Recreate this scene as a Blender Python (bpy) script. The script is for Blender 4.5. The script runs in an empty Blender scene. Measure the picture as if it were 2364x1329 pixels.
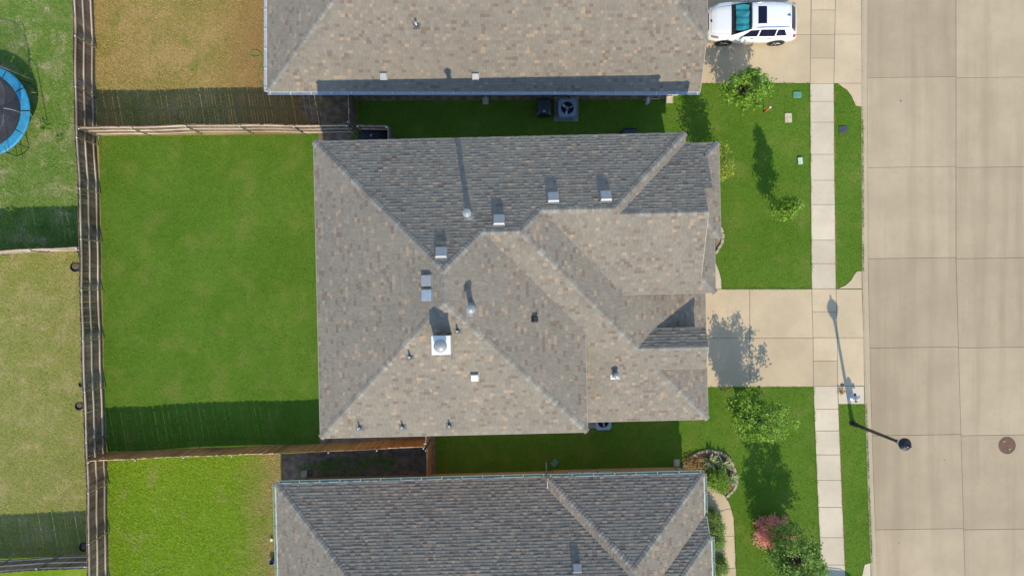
import bpy, math, random
import numpy as np
from mathutils import Vector, Matrix

# ------------------------------------------------------------------ camera, sky, sun, exposure
scene = bpy.context.scene
H, F = 35.0, 1576.0                      # drone height (m), focal length in photo pixels (24 mm equivalent)
cam_d = bpy.data.cameras.new("camera"); cam = bpy.data.objects.new("camera", cam_d)
scene.collection.objects.link(cam); scene.camera = cam
cam.location = (0, 0, H); cam.rotation_euler = (0, 0, 0)
cam_d.sensor_width = 36; cam_d.lens = 24; cam_d.clip_end = 2000

SUN_EL = math.radians(37.5)
SUN_AZ = (0.173, -0.985)                 # horizontal direction towards the sun (x east, y north)
world = bpy.data.worlds.new("World"); scene.world = world; world.use_nodes = True
wn = world.node_tree.nodes; wl = world.node_tree.links
sky = wn.new("ShaderNodeTexSky"); sky.sky_type = 'NISHITA'; sky.sun_disc = False
sky.sun_elevation = SUN_EL; sky.sun_rotation = math.atan2(SUN_AZ[0], SUN_AZ[1])
sky.air_density = 1.2; sky.dust_density = 0.1; sky.ozone_density = 2.6
wl.new(sky.outputs[0], wn["Background"].inputs[0]); wn["Background"].inputs[1].default_value = 0.15
sl = bpy.data.lights.new("sun", 'SUN'); sl.energy = 2.65; sl.angle = math.radians(0.55); sl.color = (1.0, 0.90, 0.695)
so = bpy.data.objects.new("sun", sl); scene.collection.objects.link(so)
sd = Vector((SUN_AZ[0] * math.cos(SUN_EL), SUN_AZ[1] * math.cos(SUN_EL), math.sin(SUN_EL)))
so.rotation_euler = sd.to_track_quat('Z', 'Y').to_euler(); so.location = sd * 80
scene.view_settings.view_transform = 'Standard'; scene.view_settings.look = 'None'
scene.view_settings.exposure = 0.80; scene.view_settings.gamma = 1.0; scene.view_settings.use_curve_mapping = False
scene.cycles.max_bounces = 6; scene.cycles.transparent_max_bounces = 8

rnd = random.Random(7); nrs = np.random.RandomState(11)
COL = scene.collection

# ------------------------------------------------------------------ helpers
def P(px, py, z=0.0):
    k = H - z
    return Vector(((px - 1182) / F * k, -(py - 664.5) / F * k, z))
def P2(px, py, z=0.0):
    p = P(px, py, z); return (p.x, p.y)

def link(o, parent=None, loc=None):
    COL.objects.link(o)
    if parent is not None: o.parent = parent
    if loc is not None: o.location = loc
    return o
def tag(o, label=None, cat=None, group=None, kind=None):
    if label: o["label"] = label
    if cat: o["category"] = cat
    if group: o["group"] = group
    if kind: o["kind"] = kind
    return o
def thing(name, label, cat, loc=(0, 0, 0), rz=0.0, group=None):
    o = bpy.data.objects.new(name, None); o.empty_display_size = 0.2
    COL.objects.link(o); o.location = loc; o.rotation_euler = (0, 0, rz)
    return tag(o, label, cat, group)
def copy_tree(o, parent=None):
    c = o.copy(); COL.objects.link(c); c.parent = parent
    for ch in list(o.children): copy_tree(ch, c)
    return c

class MB:
    def __init__(s): s.v = []; s.f = []; s.m = []; s.cur = 0
    def add(s, vs, fs):
        b = len(s.v); s.v += [tuple(p) for p in vs]
        for f in fs: s.f.append(tuple(b + i for i in f)); s.m.append(s.cur)
        return s
    def box(s, x0, x1, y0, y1, z0, z1, rz=0.0, c=(0, 0, 0)):
        vs = [(x, y, z) for z in (z0, z1) for y in (y0, y1) for x in (x0, x1)]
        cs, sn = math.cos(rz), math.sin(rz)
        vs = [(c[0] + cs * x - sn * y, c[1] + sn * x + cs * y, c[2] + z) for x, y, z in vs]
        return s.add(vs, [(0, 2, 3, 1), (4, 5, 7, 6), (0, 1, 5, 4), (2, 6, 7, 3), (0, 4, 6, 2), (1, 3, 7, 5)])
    def prism(s, poly, z0, z1):
        n = len(poly)
        vs = [(x, y, z0) for x, y in poly] + [(x, y, z1) for x, y in poly]
        fs = [tuple(range(n - 1, -1, -1)), tuple(range(n, 2 * n))]
        fs += [(i, (i + 1) % n, n + (i + 1) % n, n + i) for i in range(n)]
        return s.add(vs, fs)
    def lathe(s, prof, n=16, c=(0, 0, 0), axis='z'):
        vs = []
        for r, z in prof:
            for i in range(n):
                a = 2 * math.pi * i / n; p = (r * math.cos(a), r * math.sin(a), z)
                if axis == 'y': p = (p[0], p[2], p[1])
                if axis == 'x': p = (p[2], p[0], p[1])
                vs.append((c[0] + p[0], c[1] + p[1], c[2] + p[2]))
        fs = []; m = len(prof)
        for j in range(m - 1):
            for i in range(n):
                fs.append((j * n + i, j * n + (i + 1) % n, (j + 1) * n + (i + 1) % n, (j + 1) * n + i))
        fs.append(tuple(range(n - 1, -1, -1))); fs.append(tuple((m - 1) * n + i for i in range(n)))
        return s.add(vs, fs)
    def tube(s, pts, r, n=8, r1=None):
        pts = [Vector(p) for p in pts]; m = len(pts); vs = []
        for j, p in enumerate(pts):
            t = (pts[min(j + 1, m - 1)] - pts[max(j - 1, 0)])
            if t.length < 1e-9: t = Vector((0, 0, 1))
            t.normalize(); a = Vector((0, 0, 1)) if abs(t.z) < 0.9 else Vector((1, 0, 0))
            e1 = t.cross(a).normalized(); e2 = t.cross(e1)
            rr = r if r1 is None else r + (r1 - r) * j / max(1, m - 1)
            for i in range(n):
                q = 2 * math.pi * i / n; vs.append(p + e1 * (rr * math.cos(q)) + e2 * (rr * math.sin(q)))
        fs = []
        for j in range(m - 1):
            for i in range(n): fs.append((j * n + i, (j + 1) * n + i, (j + 1) * n + (i + 1) % n, j * n + (i + 1) % n))
        fs.append(tuple(range(n))); fs.append(tuple((m - 1) * n + i for i in range(n - 1, -1, -1)))
        return s.add(vs, fs)
    def sphere(s, c, rx, ry, rz, nu=12, nv=7, jit=0.0):
        vs = [(c[0], c[1], c[2] - rz)]
        for j in range(1, nv):
            a = -math.pi / 2 + math.pi * j / nv
            for i in range(nu):
                b = 2 * math.pi * i / nu; q = 1 + rnd.uniform(-jit, jit)
                vs.append((c[0] + q * rx * math.cos(a) * math.cos(b), c[1] + q * ry * math.cos(a) * math.sin(b), c[2] + q * rz * math.sin(a)))
        vs.append((c[0], c[1], c[2] + rz)); fs = []
        for i in range(nu): fs.append((0, 1 + (i + 1) % nu, 1 + i))
        for j in range(nv - 2):
            for i in range(nu):
                a = 1 + j * nu
                fs.append((a + i, a + (i + 1) % nu, a + nu + (i + 1) % nu, a + nu + i))
        l = len(vs) - 1; a = 1 + (nv - 2) * nu
        for i in range(nu): fs.append((a + i, a + (i + 1) % nu, l))
        return s.add(vs, fs)
    def mesh(s, name, mats, smooth=False):
        me = bpy.data.meshes.new(name); me.from_pydata(s.v, [], s.f); me.update()
        if not isinstance(mats, (list, tuple)): mats = [mats]
        for m in mats: me.materials.append(m)
        if len(mats) > 1: me.polygons.foreach_set("material_index", s.m)
        if smooth: me.polygons.foreach_set("use_smooth", [True] * len(me.polygons))
        return me
    def build(s, name, mats, parent=None, loc=None, smooth=False, rz=None):
        o = bpy.data.objects.new(name, s.mesh(name, mats, smooth)); link(o, parent, loc)
        if rz is not None: o.rotation_euler = (0, 0, rz)
        return o

def np_mesh(name, verts, loops, starts, totals, mat, corner_col=None):
    me = bpy.data.meshes.new(name)
    me.vertices.add(len(verts)); me.vertices.foreach_set("co", np.asarray(verts, dtype=np.float32).ravel())
    me.loops.add(len(loops)); me.loops.foreach_set("vertex_index", np.asarray(loops, dtype=np.int32))
    me.polygons.add(len(starts)); me.polygons.foreach_set("loop_start", np.asarray(starts, dtype=np.int32))
    me.polygons.foreach_set("loop_total", np.asarray(totals, dtype=np.int32))
    me.polygons.foreach_set("use_smooth", np.zeros(len(starts), dtype=bool))
    me.update(calc_edges=True)
    if corner_col is not None:
        a = me.color_attributes.new("tint", 'FLOAT_COLOR', 'CORNER')
        a.data.foreach_set("color", np.asarray(corner_col, dtype=np.float32).ravel())
    me.materials.append(mat); return me

# ------------------------------------------------------------------ materials
def newmat(name):
    m = bpy.data.materials.new(name); m.use_nodes = True
    return m, m.node_tree.nodes, m.node_tree.links, m.node_tree.nodes["Principled BSDF"]
def mixc(n, l, fac, a, b, mode='MIX'):
    x = n.new("ShaderNodeMix"); x.data_type = 'RGBA'; x.blend_type = mode
    for sock, val in ((x.inputs[0], fac), (x.inputs[6], a), (x.inputs[7], b)):
        if hasattr(val, "is_linked"): l.new(val, sock)
        else: sock.default_value = (*val, 1.0) if isinstance(val, tuple) and len(val) == 3 else val
    return x.outputs[2]
def noise(n, l, scale, detail=3.0, rough=0.6, vec=None, stretch=None):
    t = n.new("ShaderNodeTexNoise"); t.inputs["Scale"].default_value = scale
    t.inputs["Detail"].default_value = detail; t.inputs["Roughness"].default_value = rough
    if vec is None:
        tc = n.new("ShaderNodeTexCoord"); vec = tc.outputs["Object"]
    if stretch:
        mp = n.new("ShaderNodeMapping"); mp.inputs["Scale"].default_value = stretch; l.new(vec, mp.inputs[0]); vec = mp.outputs[0]
    l.new(vec, t.inputs["Vector"]); return t.outputs["Fac"]
def ramp(n, l, fac, lo, hi):
    r = n.new("ShaderNodeMapRange"); r.inputs[1].default_value = lo; r.inputs[2].default_value = hi
    r.interpolation_type = 'SMOOTHSTEP'; l.new(fac, r.inputs[0]); return r.outputs[0]
def geo_pos(n):
    return n.new("ShaderNodeNewGeometry").outputs["Position"]
def bump(n, l, b, h, strength, dist=0.02):
    x = n.new("ShaderNodeBump"); x.inputs["Strength"].default_value = strength; x.inputs["Distance"].default_value = dist
    l.new(h, x.inputs["Height"]); l.new(x.outputs[0], b.inputs["Normal"])
def plain(name, col, rough=0.6, metal=0.0, var=0.12, scale=6.0, spec=0.5, coat=0.0):
    m, n, l, b = newmat(name); f = noise(n, l, scale, 4)
    lo = tuple(c * (1 - var) for c in col); hi = tuple(min(1, c * (1 + var)) for c in col)
    l.new(mixc(n, l, ramp(n, l, f, 0.3, 0.7), lo, hi), b.inputs["Base Color"])
    b.inputs["Roughness"].default_value = rough; b.inputs["Metallic"].default_value = metal
    b.inputs["Specular IOR Level"].default_value = spec; b.inputs["Coat Weight"].default_value = coat
    return m

def lawn_mat(name, dark, mid, light, dry, dry_amt, scale=0.35, seed=0.0, fine=1.0, grad=None):
    m, n, l, b = newmat(name); pos = geo_pos(n)
    mp = n.new("ShaderNodeMapping"); mp.inputs["Location"].default_value = (seed, seed * 0.7, 0); l.new(pos, mp.inputs[0]); v = mp.outputs[0]
    big = ramp(n, l, noise(n, l, scale, 3, 0.55, v), 0.32, 0.68)
    medn = ramp(n, l, noise(n, l, 3.2, 4, 0.65, v), 0.3, 0.7)
    fin = ramp(n, l, noise(n, l, 26, 3, 0.7, v), 0.28, 0.72)
    c = mixc(n, l, big, mid, light)
    x = n.new("ShaderNodeMath"); x.operation = 'MULTIPLY'; l.new(medn, x.inputs[0]); x.inputs[1].default_value = 0.45
    c = mixc(n, l, x.outputs[0], c, dark)
    d = ramp(n, l, noise(n, l, 0.8, 5, 0.65, v), 0.62 - dry_amt * 0.35, 0.75 - dry_amt * 0.25)
    y = n.new("ShaderNodeMath"); y.operation = 'MULTIPLY'; l.new(d, y.inputs[0]); y.inputs[1].default_value = min(1.0, dry_amt * 1.6)
    c = mixc(n, l, y.outputs[0], c, dry)
    if grad:                                     # worn side of the yard: (axis, from, to, colour)
        sx = n.new("ShaderNodeSeparateXYZ"); l.new(pos, sx.inputs[0]); gq = n.new("ShaderNodeMath"); gq.operation = 'MULTIPLY_ADD'
        l.new(noise(n, l, 0.7, 5, 0.7, v), gq.inputs[0]); gq.inputs[1].default_value = 5.0; l.new(sx.outputs[grad[0]], gq.inputs[2])
        c = mixc(n, l, ramp(n, l, gq.outputs[0], grad[1] + 2.5, grad[2] + 2.5), c, grad[3])
    z = n.new("ShaderNodeMath"); z.operation = 'MULTIPLY'; l.new(fin, z.inputs[0]); z.inputs[1].default_value = 0.4 * fine
    c = mixc(n, l, z.outputs[0], c, tuple(q * 0.45 for q in dark))
    l.new(c, b.inputs["Base Color"]); b.inputs["Roughness"].default_value = 0.95; b.inputs["Specular IOR Level"].default_value = 0.1
    bump(n, l, b, fin, 0.5, 0.03)
    return m
def blade_mat(name, a, bcol, dry, dry_p, grad=None):
    m, n, l, b = newmat(name); g = n.new("ShaderNodeNewGeometry")
    r = g.outputs["Random Per Island"]
    c = mixc(n, l, r, a, bcol)
    w = ramp(n, l, noise(n, l, 0.9, 4, 0.6, g.outputs["Position"]), 0.55, 0.68)
    mm = n.new("ShaderNodeMath"); mm.operation = 'MULTIPLY'; l.new(w, mm.inputs[0]); mm.inputs[1].default_value = dry_p
    c = mixc(n, l, mm.outputs[0], c, dry)
    if grad:
        sx = n.new("ShaderNodeSeparateXYZ"); l.new(g.outputs["Position"], sx.inputs[0]); gq = n.new("ShaderNodeMath"); gq.operation = 'MULTIPLY_ADD'
        l.new(noise(n, l, 0.7, 5, 0.7, g.outputs["Position"]), gq.inputs[0]); gq.inputs[1].default_value = 5.0; l.new(sx.outputs[grad[0]], gq.inputs[2])
        c = mixc(n, l, ramp(n, l, gq.outputs[0], grad[1] + 2.5, grad[2] + 2.5), c, grad[3])
    l.new(c, b.inputs["Base Color"]); b.inputs["Roughness"].default_value = 0.8; b.inputs["Specular IOR Level"].default_value = 0.15
    return m

def concrete(name, col, lanes=False, var=0.10):
    m, n, l, b = newmat(name); pos = geo_pos(n)
    oi = n.new("ShaderNodeObjectInfo")
    f1 = ramp(n, l, noise(n, l, 0.55, 5, 0.6, pos), 0.3, 0.7); f2 = noise(n, l, 5, 5, 0.7, pos); f3 = noise(n, l, 70, 2, 0.6, pos)
    c = mixc(n, l, f1, tuple(q * (1 - var) for q in col), tuple(min(1, q * (1 + var)) for q in col))
    c = mixc(n, l, ramp(n, l, f2, 0.5, 0.95), c, (col[0] * 0.84, col[1] * 0.80, col[2] * 0.72))
    if lanes:
        st = ramp(n, l, noise(n, l, 1.0, 4, 0.6, pos, (1.1, 0.06, 1)), 0.42, 0.72)
        k = n.new("ShaderNodeMath"); k.operation = 'MULTIPLY'; l.new(st, k.inputs[0]); k.inputs[1].default_value = 0.5
        c = mixc(n, l, k.outputs[0], c, (col[0] * 0.72, col[1] * 0.69, col[2] * 0.66))
        sp = ramp(n, l, noise(n, l, 2.1, 6, 0.75, pos), 0.66, 0.80)
        k2 = n.new("ShaderNodeMath"); k2.operation = 'MULTIPLY'; l.new(sp, k2.inputs[0]); k2.inputs[1].default_value = 0.5
        c = mixc(n, l, k2.outputs[0], c, (col[0] * 0.55, col[1] * 0.54, col[2] * 0.52))
        vo = n.new("ShaderNodeTexVoronoi"); vo.inputs["Scale"].default_value = 0.55; l.new(pos, vo.inputs["Vector"])
        lt = n.new("ShaderNodeMath"); lt.operation = 'LESS_THAN'; l.new(vo.outputs["Distance"], lt.inputs[0]); lt.inputs[1].default_value = 0.022
        c = mixc(n, l, lt.outputs[0], c, (0.05, 0.045, 0.04))
    rr = n.new("ShaderNodeMapRange"); rr.inputs[3].default_value = 0.92; rr.inputs[4].default_value = 1.06; l.new(oi.outputs["Random"], rr.inputs[0])
    hs = n.new("ShaderNodeHueSaturation"); l.new(rr.outputs[0], hs.inputs["Value"]); l.new(c, hs.inputs["Color"])
    c = mixc(n, l, ramp(n, l, f3, 0.2, 0.8), hs.outputs[0], (1, 1, 1), 'SOFT_LIGHT') if False else hs.outputs[0]
    g = n.new("ShaderNodeMath"); g.operation = 'MULTIPLY_ADD'; l.new(f3, g.inputs[0]); g.inputs[1].default_value = 0.22; g.inputs[2].default_value = 0.89
    h2 = n.new("ShaderNodeHueSaturation"); l.new(g.outputs[0], h2.inputs["Value"]); l.new(c, h2.inputs["Color"])
    l.new(h2.outputs[0], b.inputs["Base Color"]); b.inputs["Roughness"].default_value = 0.9; b.inputs["Specular IOR Level"].default_value = 0.2
    bump(n, l, b, f3, 0.25, 0.006)
    return m

def shingle_mat():
    m, n, l, b = newmat("asphalt_shingle"); at = n.new("ShaderNodeAttribute"); at.attribute_name = "tint"
    pos = geo_pos(n); f = noise(n, l, 120, 2, 0.7, pos); w = ramp(n, l, noise(n, l, 0.45, 4, 0.6, pos), 0.3, 0.7)
    c = mixc(n, l, w, at.outputs["Color"], (0.88, 0.89, 0.92), 'MULTIPLY')
    g = n.new("ShaderNodeMath"); g.operation = 'MULTIPLY_ADD'; l.new(f, g.inputs[0]); g.inputs[1].default_value = 0.5; g.inputs[2].default_value = 0.76
    h = n.new("ShaderNodeHueSaturation"); l.new(g.outputs[0], h.inputs["Value"]); l.new(c, h.inputs["Color"])
    l.new(h.outputs[0], b.inputs["Base Color"]); b.inputs["Roughness"].default_value = 0.92; b.inputs["Specular IOR Level"].default_value = 0.25
    return m
def brick_mat(name, c1, c2, mortar):
    m, n, l, b = newmat(name); tc = n.new("ShaderNodeTexCoord")
    sp = n.new("ShaderNodeSeparateXYZ"); l.new(tc.outputs["Object"], sp.inputs[0])
    ad = n.new("ShaderNodeMath"); ad.operation = 'ADD'; l.new(sp.outputs[0], ad.inputs[0]); l.new(sp.outputs[1], ad.inputs[1])
    cb = n.new("ShaderNodeCombineXYZ"); l.new(ad.outputs[0], cb.inputs[0]); l.new(sp.outputs[2], cb.inputs[1])
    t = n.new("ShaderNodeTexBrick"); l.new(cb.outputs[0], t.inputs["Vector"])
    t.inputs["Color1"].default_value = (*c1, 1); t.inputs["Color2"].default_value = (*c2, 1); t.inputs["Mortar"].default_value = (*mortar, 1)
    t.inputs["Scale"].default_value = 1.0; t.inputs["Brick Width"].default_value = 0.2; t.inputs["Row Height"].default_value = 0.075; t.inputs["Mortar Size"].default_value = 0.008
    l.new(t.outputs["Color"], b.inputs["Base Color"]); b.inputs["Roughness"].default_value = 0.9
    bump(n, l, b, t.outputs["Fac"], -0.4, 0.01); return m
def wood_mat(name, a, bcol):
    m, n, l, b = newmat(name); oi = n.new("ShaderNodeObjectInfo"); tc = n.new("ShaderNodeTexCoord")
    f = noise(n, l, 9, 5, 0.65, tc.outputs["Object"], (6, 6, 0.5)); big = noise(n, l, 0.5, 3, 0.5, geo_pos(n))
    c = mixc(n, l, ramp(n, l, f, 0.3, 0.7), a, bcol)
    c = mixc(n, l, ramp(n, l, big, 0.4, 0.7), c, tuple(q * 0.7 for q in a))
    rr = n.new("ShaderNodeMapRange"); rr.inputs[3].default_value = 0.72; rr.inputs[4].default_value = 1.2; l.new(oi.outputs["Random"], rr.inputs[0])
    hs = n.new("ShaderNodeHueSaturation"); l.new(rr.outputs[0], hs.inputs["Value"]); l.new(c, hs.inputs["Color"])
    l.new(hs.outputs[0], b.inputs["Base Color"]); b.inputs["Roughness"].default_value = 0.85; return m
def leaf_mat(name, a, bcol, c3, p3=0.2):
    m, n, l, b = newmat(name); g = n.new("ShaderNodeNewGeometry"); r = g.outputs["Random Per Island"]
    c = mixc(n, l, r, a, bcol)
    w = n.new("ShaderNodeMath"); w.operation = 'GREATER_THAN'; l.new(noise(n, l, 30, 2, 0.5, g.outputs["Position"]), w.inputs[0]); w.inputs[1].default_value = 1 - p3 - 0.2
    c = mixc(n, l, w.outputs[0], c, c3)
    l.new(c, b.inputs["Base Color"]); b.inputs["Roughness"].default_value = 0.45; b.inputs["Specular IOR Level"].default_value = 0.35
    tr = n.new("ShaderNodeBsdfTranslucent"); h = n.new("ShaderNodeHueSaturation"); h.inputs["Value"].default_value = 1.6; l.new(c, h.inputs["Color"]); l.new(h.outputs[0], tr.inputs[0])
    mx = n.new("ShaderNodeMixShader"); mx.inputs[0].default_value = 0.27; l.new(b.outputs[0], mx.inputs[1]); l.new(tr.outputs[0], mx.inputs[2])
    l.new(mx.outputs[0], n["Material Output"].inputs[0]); return m
def glass_mat(name, tint, alpha):
    m, n, l, b = newmat(name); b.inputs["Base Color"].default_value = (*tint, 1); b.inputs["Roughness"].default_value = 0.04
    tr = n.new("ShaderNodeBsdfTransparent"); tr.inputs[0].default_value = (0.75, 0.95, 0.95, 1)
    mx = n.new("ShaderNodeMixShader"); mx.inputs[0].default_value = alpha; l.new(tr.outputs[0], mx.inputs[1]); l.new(b.outputs[0], mx.inputs[2])
    l.new(mx.outputs[0], n["Material Output"].inputs[0]); return m

M = {}
M['soil'] = plain("soil", (0.16, 0.115, 0.07), 0.95, var=0.35, scale=2.5)
M['dirt'] = plain("bare_dirt", (0.20, 0.145, 0.095), 0.95, var=0.4, scale=3.0)
M['mulch'] = plain("mulch", (0.22, 0.10, 0.045), 0.95, var=0.5, scale=14)
M['lawn_main'] = lawn_mat("lawn_green", (0.062, 0.132, 0.010), (0.100, 0.190, 0.016), (0.145, 0.238, 0.028), (0.215, 0.235, 0.05), 0.36, 0.28, 3.0, 0.9)
M['lawn_dry'] = lawn_mat("lawn_dry", (0.17, 0.175, 0.025), (0.275, 0.24, 0.055), (0.47, 0.32, 0.12), (0.52, 0.345, 0.15), 0.5, 0.45, 9.0, 0.9, (0, -16.0, -12.5, (0.33, 0.205, 0.075)))
M['lawn_left'] = lawn_mat("lawn_patchy", (0.078, 0.158, 0.018), (0.148, 0.240, 0.038), (0.225, 0.295, 0.068), (0.54, 0.42, 0.25), 0.42, 0.55, 15.0)
M['lawn_tan'] = lawn_mat("lawn_faded", (0.16, 0.205, 0.025), (0.325, 0.305, 0.068), (0.41, 0.36, 0.10), (0.52, 0.385, 0.19), 0.42, 0.8, 21.0)
M['lawn_lime'] = lawn_mat("lawn_lime", (0.10, 0.20, 0.008), (0.20, 0.33, 0.012), (0.30, 0.42, 0.04), (0.36, 0.34, 0.10), 0.30, 0.4, 27.0, 1.0, (0, -14.6, -11.0, (0.42, 0.29, 0.12)))
M['bl_main'] = blade_mat("grass_blades_green", (0.053, 0.14, 0.005), (0.165, 0.29, 0.022), (0.24, 0.26, 0.07), 0.4)
M['bl_dry'] = blade_mat("grass_blades_dry", (0.22, 0.185, 0.035), (0.58, 0.38, 0.14), (0.19, 0.225, 0.03), 1.0, (0, -16.0, -12.5, (0.38, 0.23, 0.085)))
M['bl_left'] = blade_mat("grass_blades_patchy", (0.08, 0.182, 0.018), (0.265, 0.35, 0.075), (0.58, 0.46, 0.28), 0.8)
M['bl_tan'] = blade_mat("grass_blades_faded", (0.17, 0.23, 0.035), (0.44, 0.39, 0.14), (0.55, 0.41, 0.21), 0.8)
M['bl_lime'] = blade_mat("grass_blades_lime", (0.14, 0.26, 0.006), (0.31, 0.43, 0.03), (0.40, 0.36, 0.10), 0.6, (0, -14.6, -11.0, (0.46, 0.33, 0.14)))
M['road'] = concrete("road_concrete", (0.435, 0.336, 0.219), True, 0.07)
M['drive'] = concrete("driveway_concrete", (0.54, 0.417, 0.267), False, 0.08)
M['walk'] = concrete("sidewalk_concrete", (0.59, 0.488, 0.355), False, 0.08)
M['curb'] = concrete("curb_concrete", (0.45, 0.352, 0.238), False, 0.06)
M['joint'] = plain("joint_filler", (0.13, 0.11, 0.085), 0.95)
M['shingle'] = shingle_mat()
M['roof_far'] = plain("shingle_far_side", (0.215, 0.185, 0.145), 0.92, var=0.15, scale=9)
M['deck'] = plain("roof_underlay", (0.05, 0.048, 0.045), 0.95)
M['trim'] = plain("trim_paint", (0.36, 0.30, 0.245), 0.6, var=0.06)
M['brick_main'] = brick_mat("brick_light_bounce", (0.44, 0.31, 0.22), (0.50, 0.37, 0.27), (0.5, 0.45, 0.38))  # brick colour lightened to bounce more light into the side yards
M['brick_tan'] = brick_mat("brick_tan", (0.44, 0.27, 0.14), (0.36, 0.20, 0.10), (0.55, 0.46, 0.33))
M['brick_cream'] = brick_mat("brick_cream", (0.50, 0.43, 0.36), (0.58, 0.50, 0.42), (0.62, 0.56, 0.5))
M['gutter_w'] = plain("gutter_white", (0.50, 0.53, 0.57), 0.45, var=0.08)
M['gutter_g'] = plain("gutter_grey", (0.30, 0.37, 0.28), 0.45, var=0.1)
M['galv'] = plain("galvanised_steel", (0.55, 0.56, 0.55), 0.35, 0.75, var=0.1)
M['galv_dull'] = plain("galvanised_post", (0.60, 0.63, 0.60), 0.5, 0.0, var=0.1)
M['alu'] = plain("mill_aluminium", (0.31, 0.31, 0.305), 0.45, 0.2, var=0.08)
M['white'] = plain("white_paint", (0.78, 0.77, 0.74), 0.45, var=0.05)
M['pvc'] = plain("white_pvc", (0.75, 0.75, 0.72), 0.4, var=0.05)
M['black'] = plain("black_plastic", (0.018, 0.018, 0.02), 0.5, var=0.2)
M['blackcloth'] = plain("black_fabric", (0.012, 0.013, 0.018), 0.75, var=0.3)
M['flash'] = plain("lead_flashing", (0.07, 0.07, 0.075), 0.6, 0.2, var=0.2)
M['siding'] = plain("chimney_siding", (0.50, 0.43, 0.34), 0.75, var=0.06)
M['wood'] = wood_mat("cedar_weathered", (0.165, 0.108, 0.070), (0.27, 0.185, 0.122))
M['wood_red'] = wood_mat("cedar_stained", (0.36, 0.155, 0.04), (0.52, 0.25, 0.075))
M['rail'] = wood_mat("rail_wood", (0.60, 0.46, 0.34), (0.76, 0.63, 0.50))
M['bark'] = plain("bark", (0.12, 0.085, 0.06), 0.9, var=0.3, scale=20)
M['leaf'] = leaf_mat("leaf_green", (0.07, 0.18, 0.010), (0.24, 0.40, 0.03), (0.36, 0.44, 0.07))
M['leaf2'] = leaf_mat("leaf_deep", (0.06, 0.145, 0.015), (0.19, 0.32, 0.035), (0.32, 0.38, 0.10))
M['leaf_y'] = leaf_mat("leaf_yellowish", (0.10, 0.20, 0.012), (0.32, 0.41, 0.04), (0.48, 0.36, 0.08))
M['leaf_s'] = leaf_mat("leaf_shrub", (0.10, 0.19, 0.03), (0.28, 0.40, 0.08), (0.38, 0.45, 0.16))
M['leaf_p'] = leaf_mat("leaf_pink", (0.64, 0.21, 0.15), (0.85, 0.50, 0.41), (0.74, 0.30, 0.18))
M['yucca'] = leaf_mat("yucca_blade", (0.14, 0.24, 0.08), (0.48, 0.50, 0.26), (0.70, 0.66, 0.42))
M['stone'] = plain("edging_stone", (0.40, 0.33, 0.24), 0.85, var=0.25, scale=4)
M['rust'] = plain("manhole_iron", (0.17, 0.095, 0.06), 0.8, 0.2, var=0.3, scale=12)
M['carpaint'] = plain("white_car_paint", (0.80, 0.80, 0.79), 0.22, var=0.01, coat=0.6)
M['carglass'] = plain("dark_glass", (0.010, 0.011, 0.03), 0.12, var=0.05, spec=0.25)
M['wshield'] = glass_mat("windshield_glass", (0.02, 0.04, 0.05), 0.22)
M['rubber'] = plain("tyre_rubber", (0.02, 0.02, 0.02), 0.85)
M['rim'] = plain("alloy_rim", (0.5, 0.5, 0.52), 0.3, 0.8)
M['chrome'] = plain("satin_chrome", (0.6, 0.6, 0.62), 0.25, 0.9)
M['red'] = plain("red_lens", (0.45, 0.02, 0.02), 0.2)
M['amber'] = plain("amber_lens", (0.5, 0.10, 0.03), 0.2)
M['lens'] = plain("clear_lens", (0.25, 0.27, 0.3), 0.1)
M['teal'] = plain("sunshade_foil", (0.10, 0.50, 0.58), 0.35, 0.2, var=0.25, scale=3)
M['blue_pad'] = plain("blue_vinyl", (0.03, 0.25, 0.42), 0.5, var=0.15)
M['mat'] = plain("jump_mat", (0.045, 0.045, 0.05), 0.8, var=0.25, scale=2)
M['ac'] = plain("condenser_paint", (0.20, 0.27, 0.33), 0.45, var=0.06)
M['acblade'] = plain("fan_blade_metal", (0.60, 0.62, 0.64), 0.4, 0.3)
M['bin'] = plain("bin_plastic", (0.02, 0.032, 0.036), 0.5, var=0.2)
M['bin_green'] = plain("bin_green_plastic", (0.02, 0.12, 0.08), 0.5)
M['boxgreen'] = plain("utility_green", (0.10, 0.27, 0.19), 0.6, var=0.15)
M['boxpale'] = plain("utility_pale", (0.45, 0.58, 0.48), 0.6, var=0.12)
M['boxtan'] = plain("utility_tan", (0.50, 0.42, 0.27), 0.7, var=0.2)
M['boxdark'] = plain("utility_dark", (0.055, 0.06, 0.075), 0.6, var=0.2)
M['orange'] = plain("marker_orange", (0.75, 0.07, 0.02), 0.5)
M['paintred'] = plain("survey_paint_red", (0.7, 0.03, 0.03), 0.8)
M['painty'] = plain("survey_paint_yellow", (0.75, 0.50, 0.05), 0.8)
M['lampblack'] = plain("lamp_black", (0.022, 0.022, 0.028), 0.38, 0.3, spec=0.5)
M['globe'] = plain("lamp_globe", (0.66, 0.66, 0.56), 0.25)
M['silver'] = plain("hydrant_silver", (0.62, 0.64, 0.68), 0.35, 0.5)
M['hydblue'] = plain("hydrant_blue", (0.03, 0.05, 0.22), 0.4)
M['hose'] = plain("hose_green", (0.05, 0.26, 0.05), 0.5)
M['cord'] = plain("pale_cord", (0.45, 0.45, 0.25), 0.7)
M['winpane'] = plain("window_pane", (0.04, 0.05, 0.06), 0.08)
M['padgrey'] = plain("pad_concrete", (0.30, 0.29, 0.26), 0.9, var=0.15)
M['panelgap'] = plain("panel_gap_shadow", (0.16, 0.16, 0.17), 0.8)
M['terracotta'] = plain("terracotta", (0.42, 0.16, 0.07), 0.8)

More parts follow.
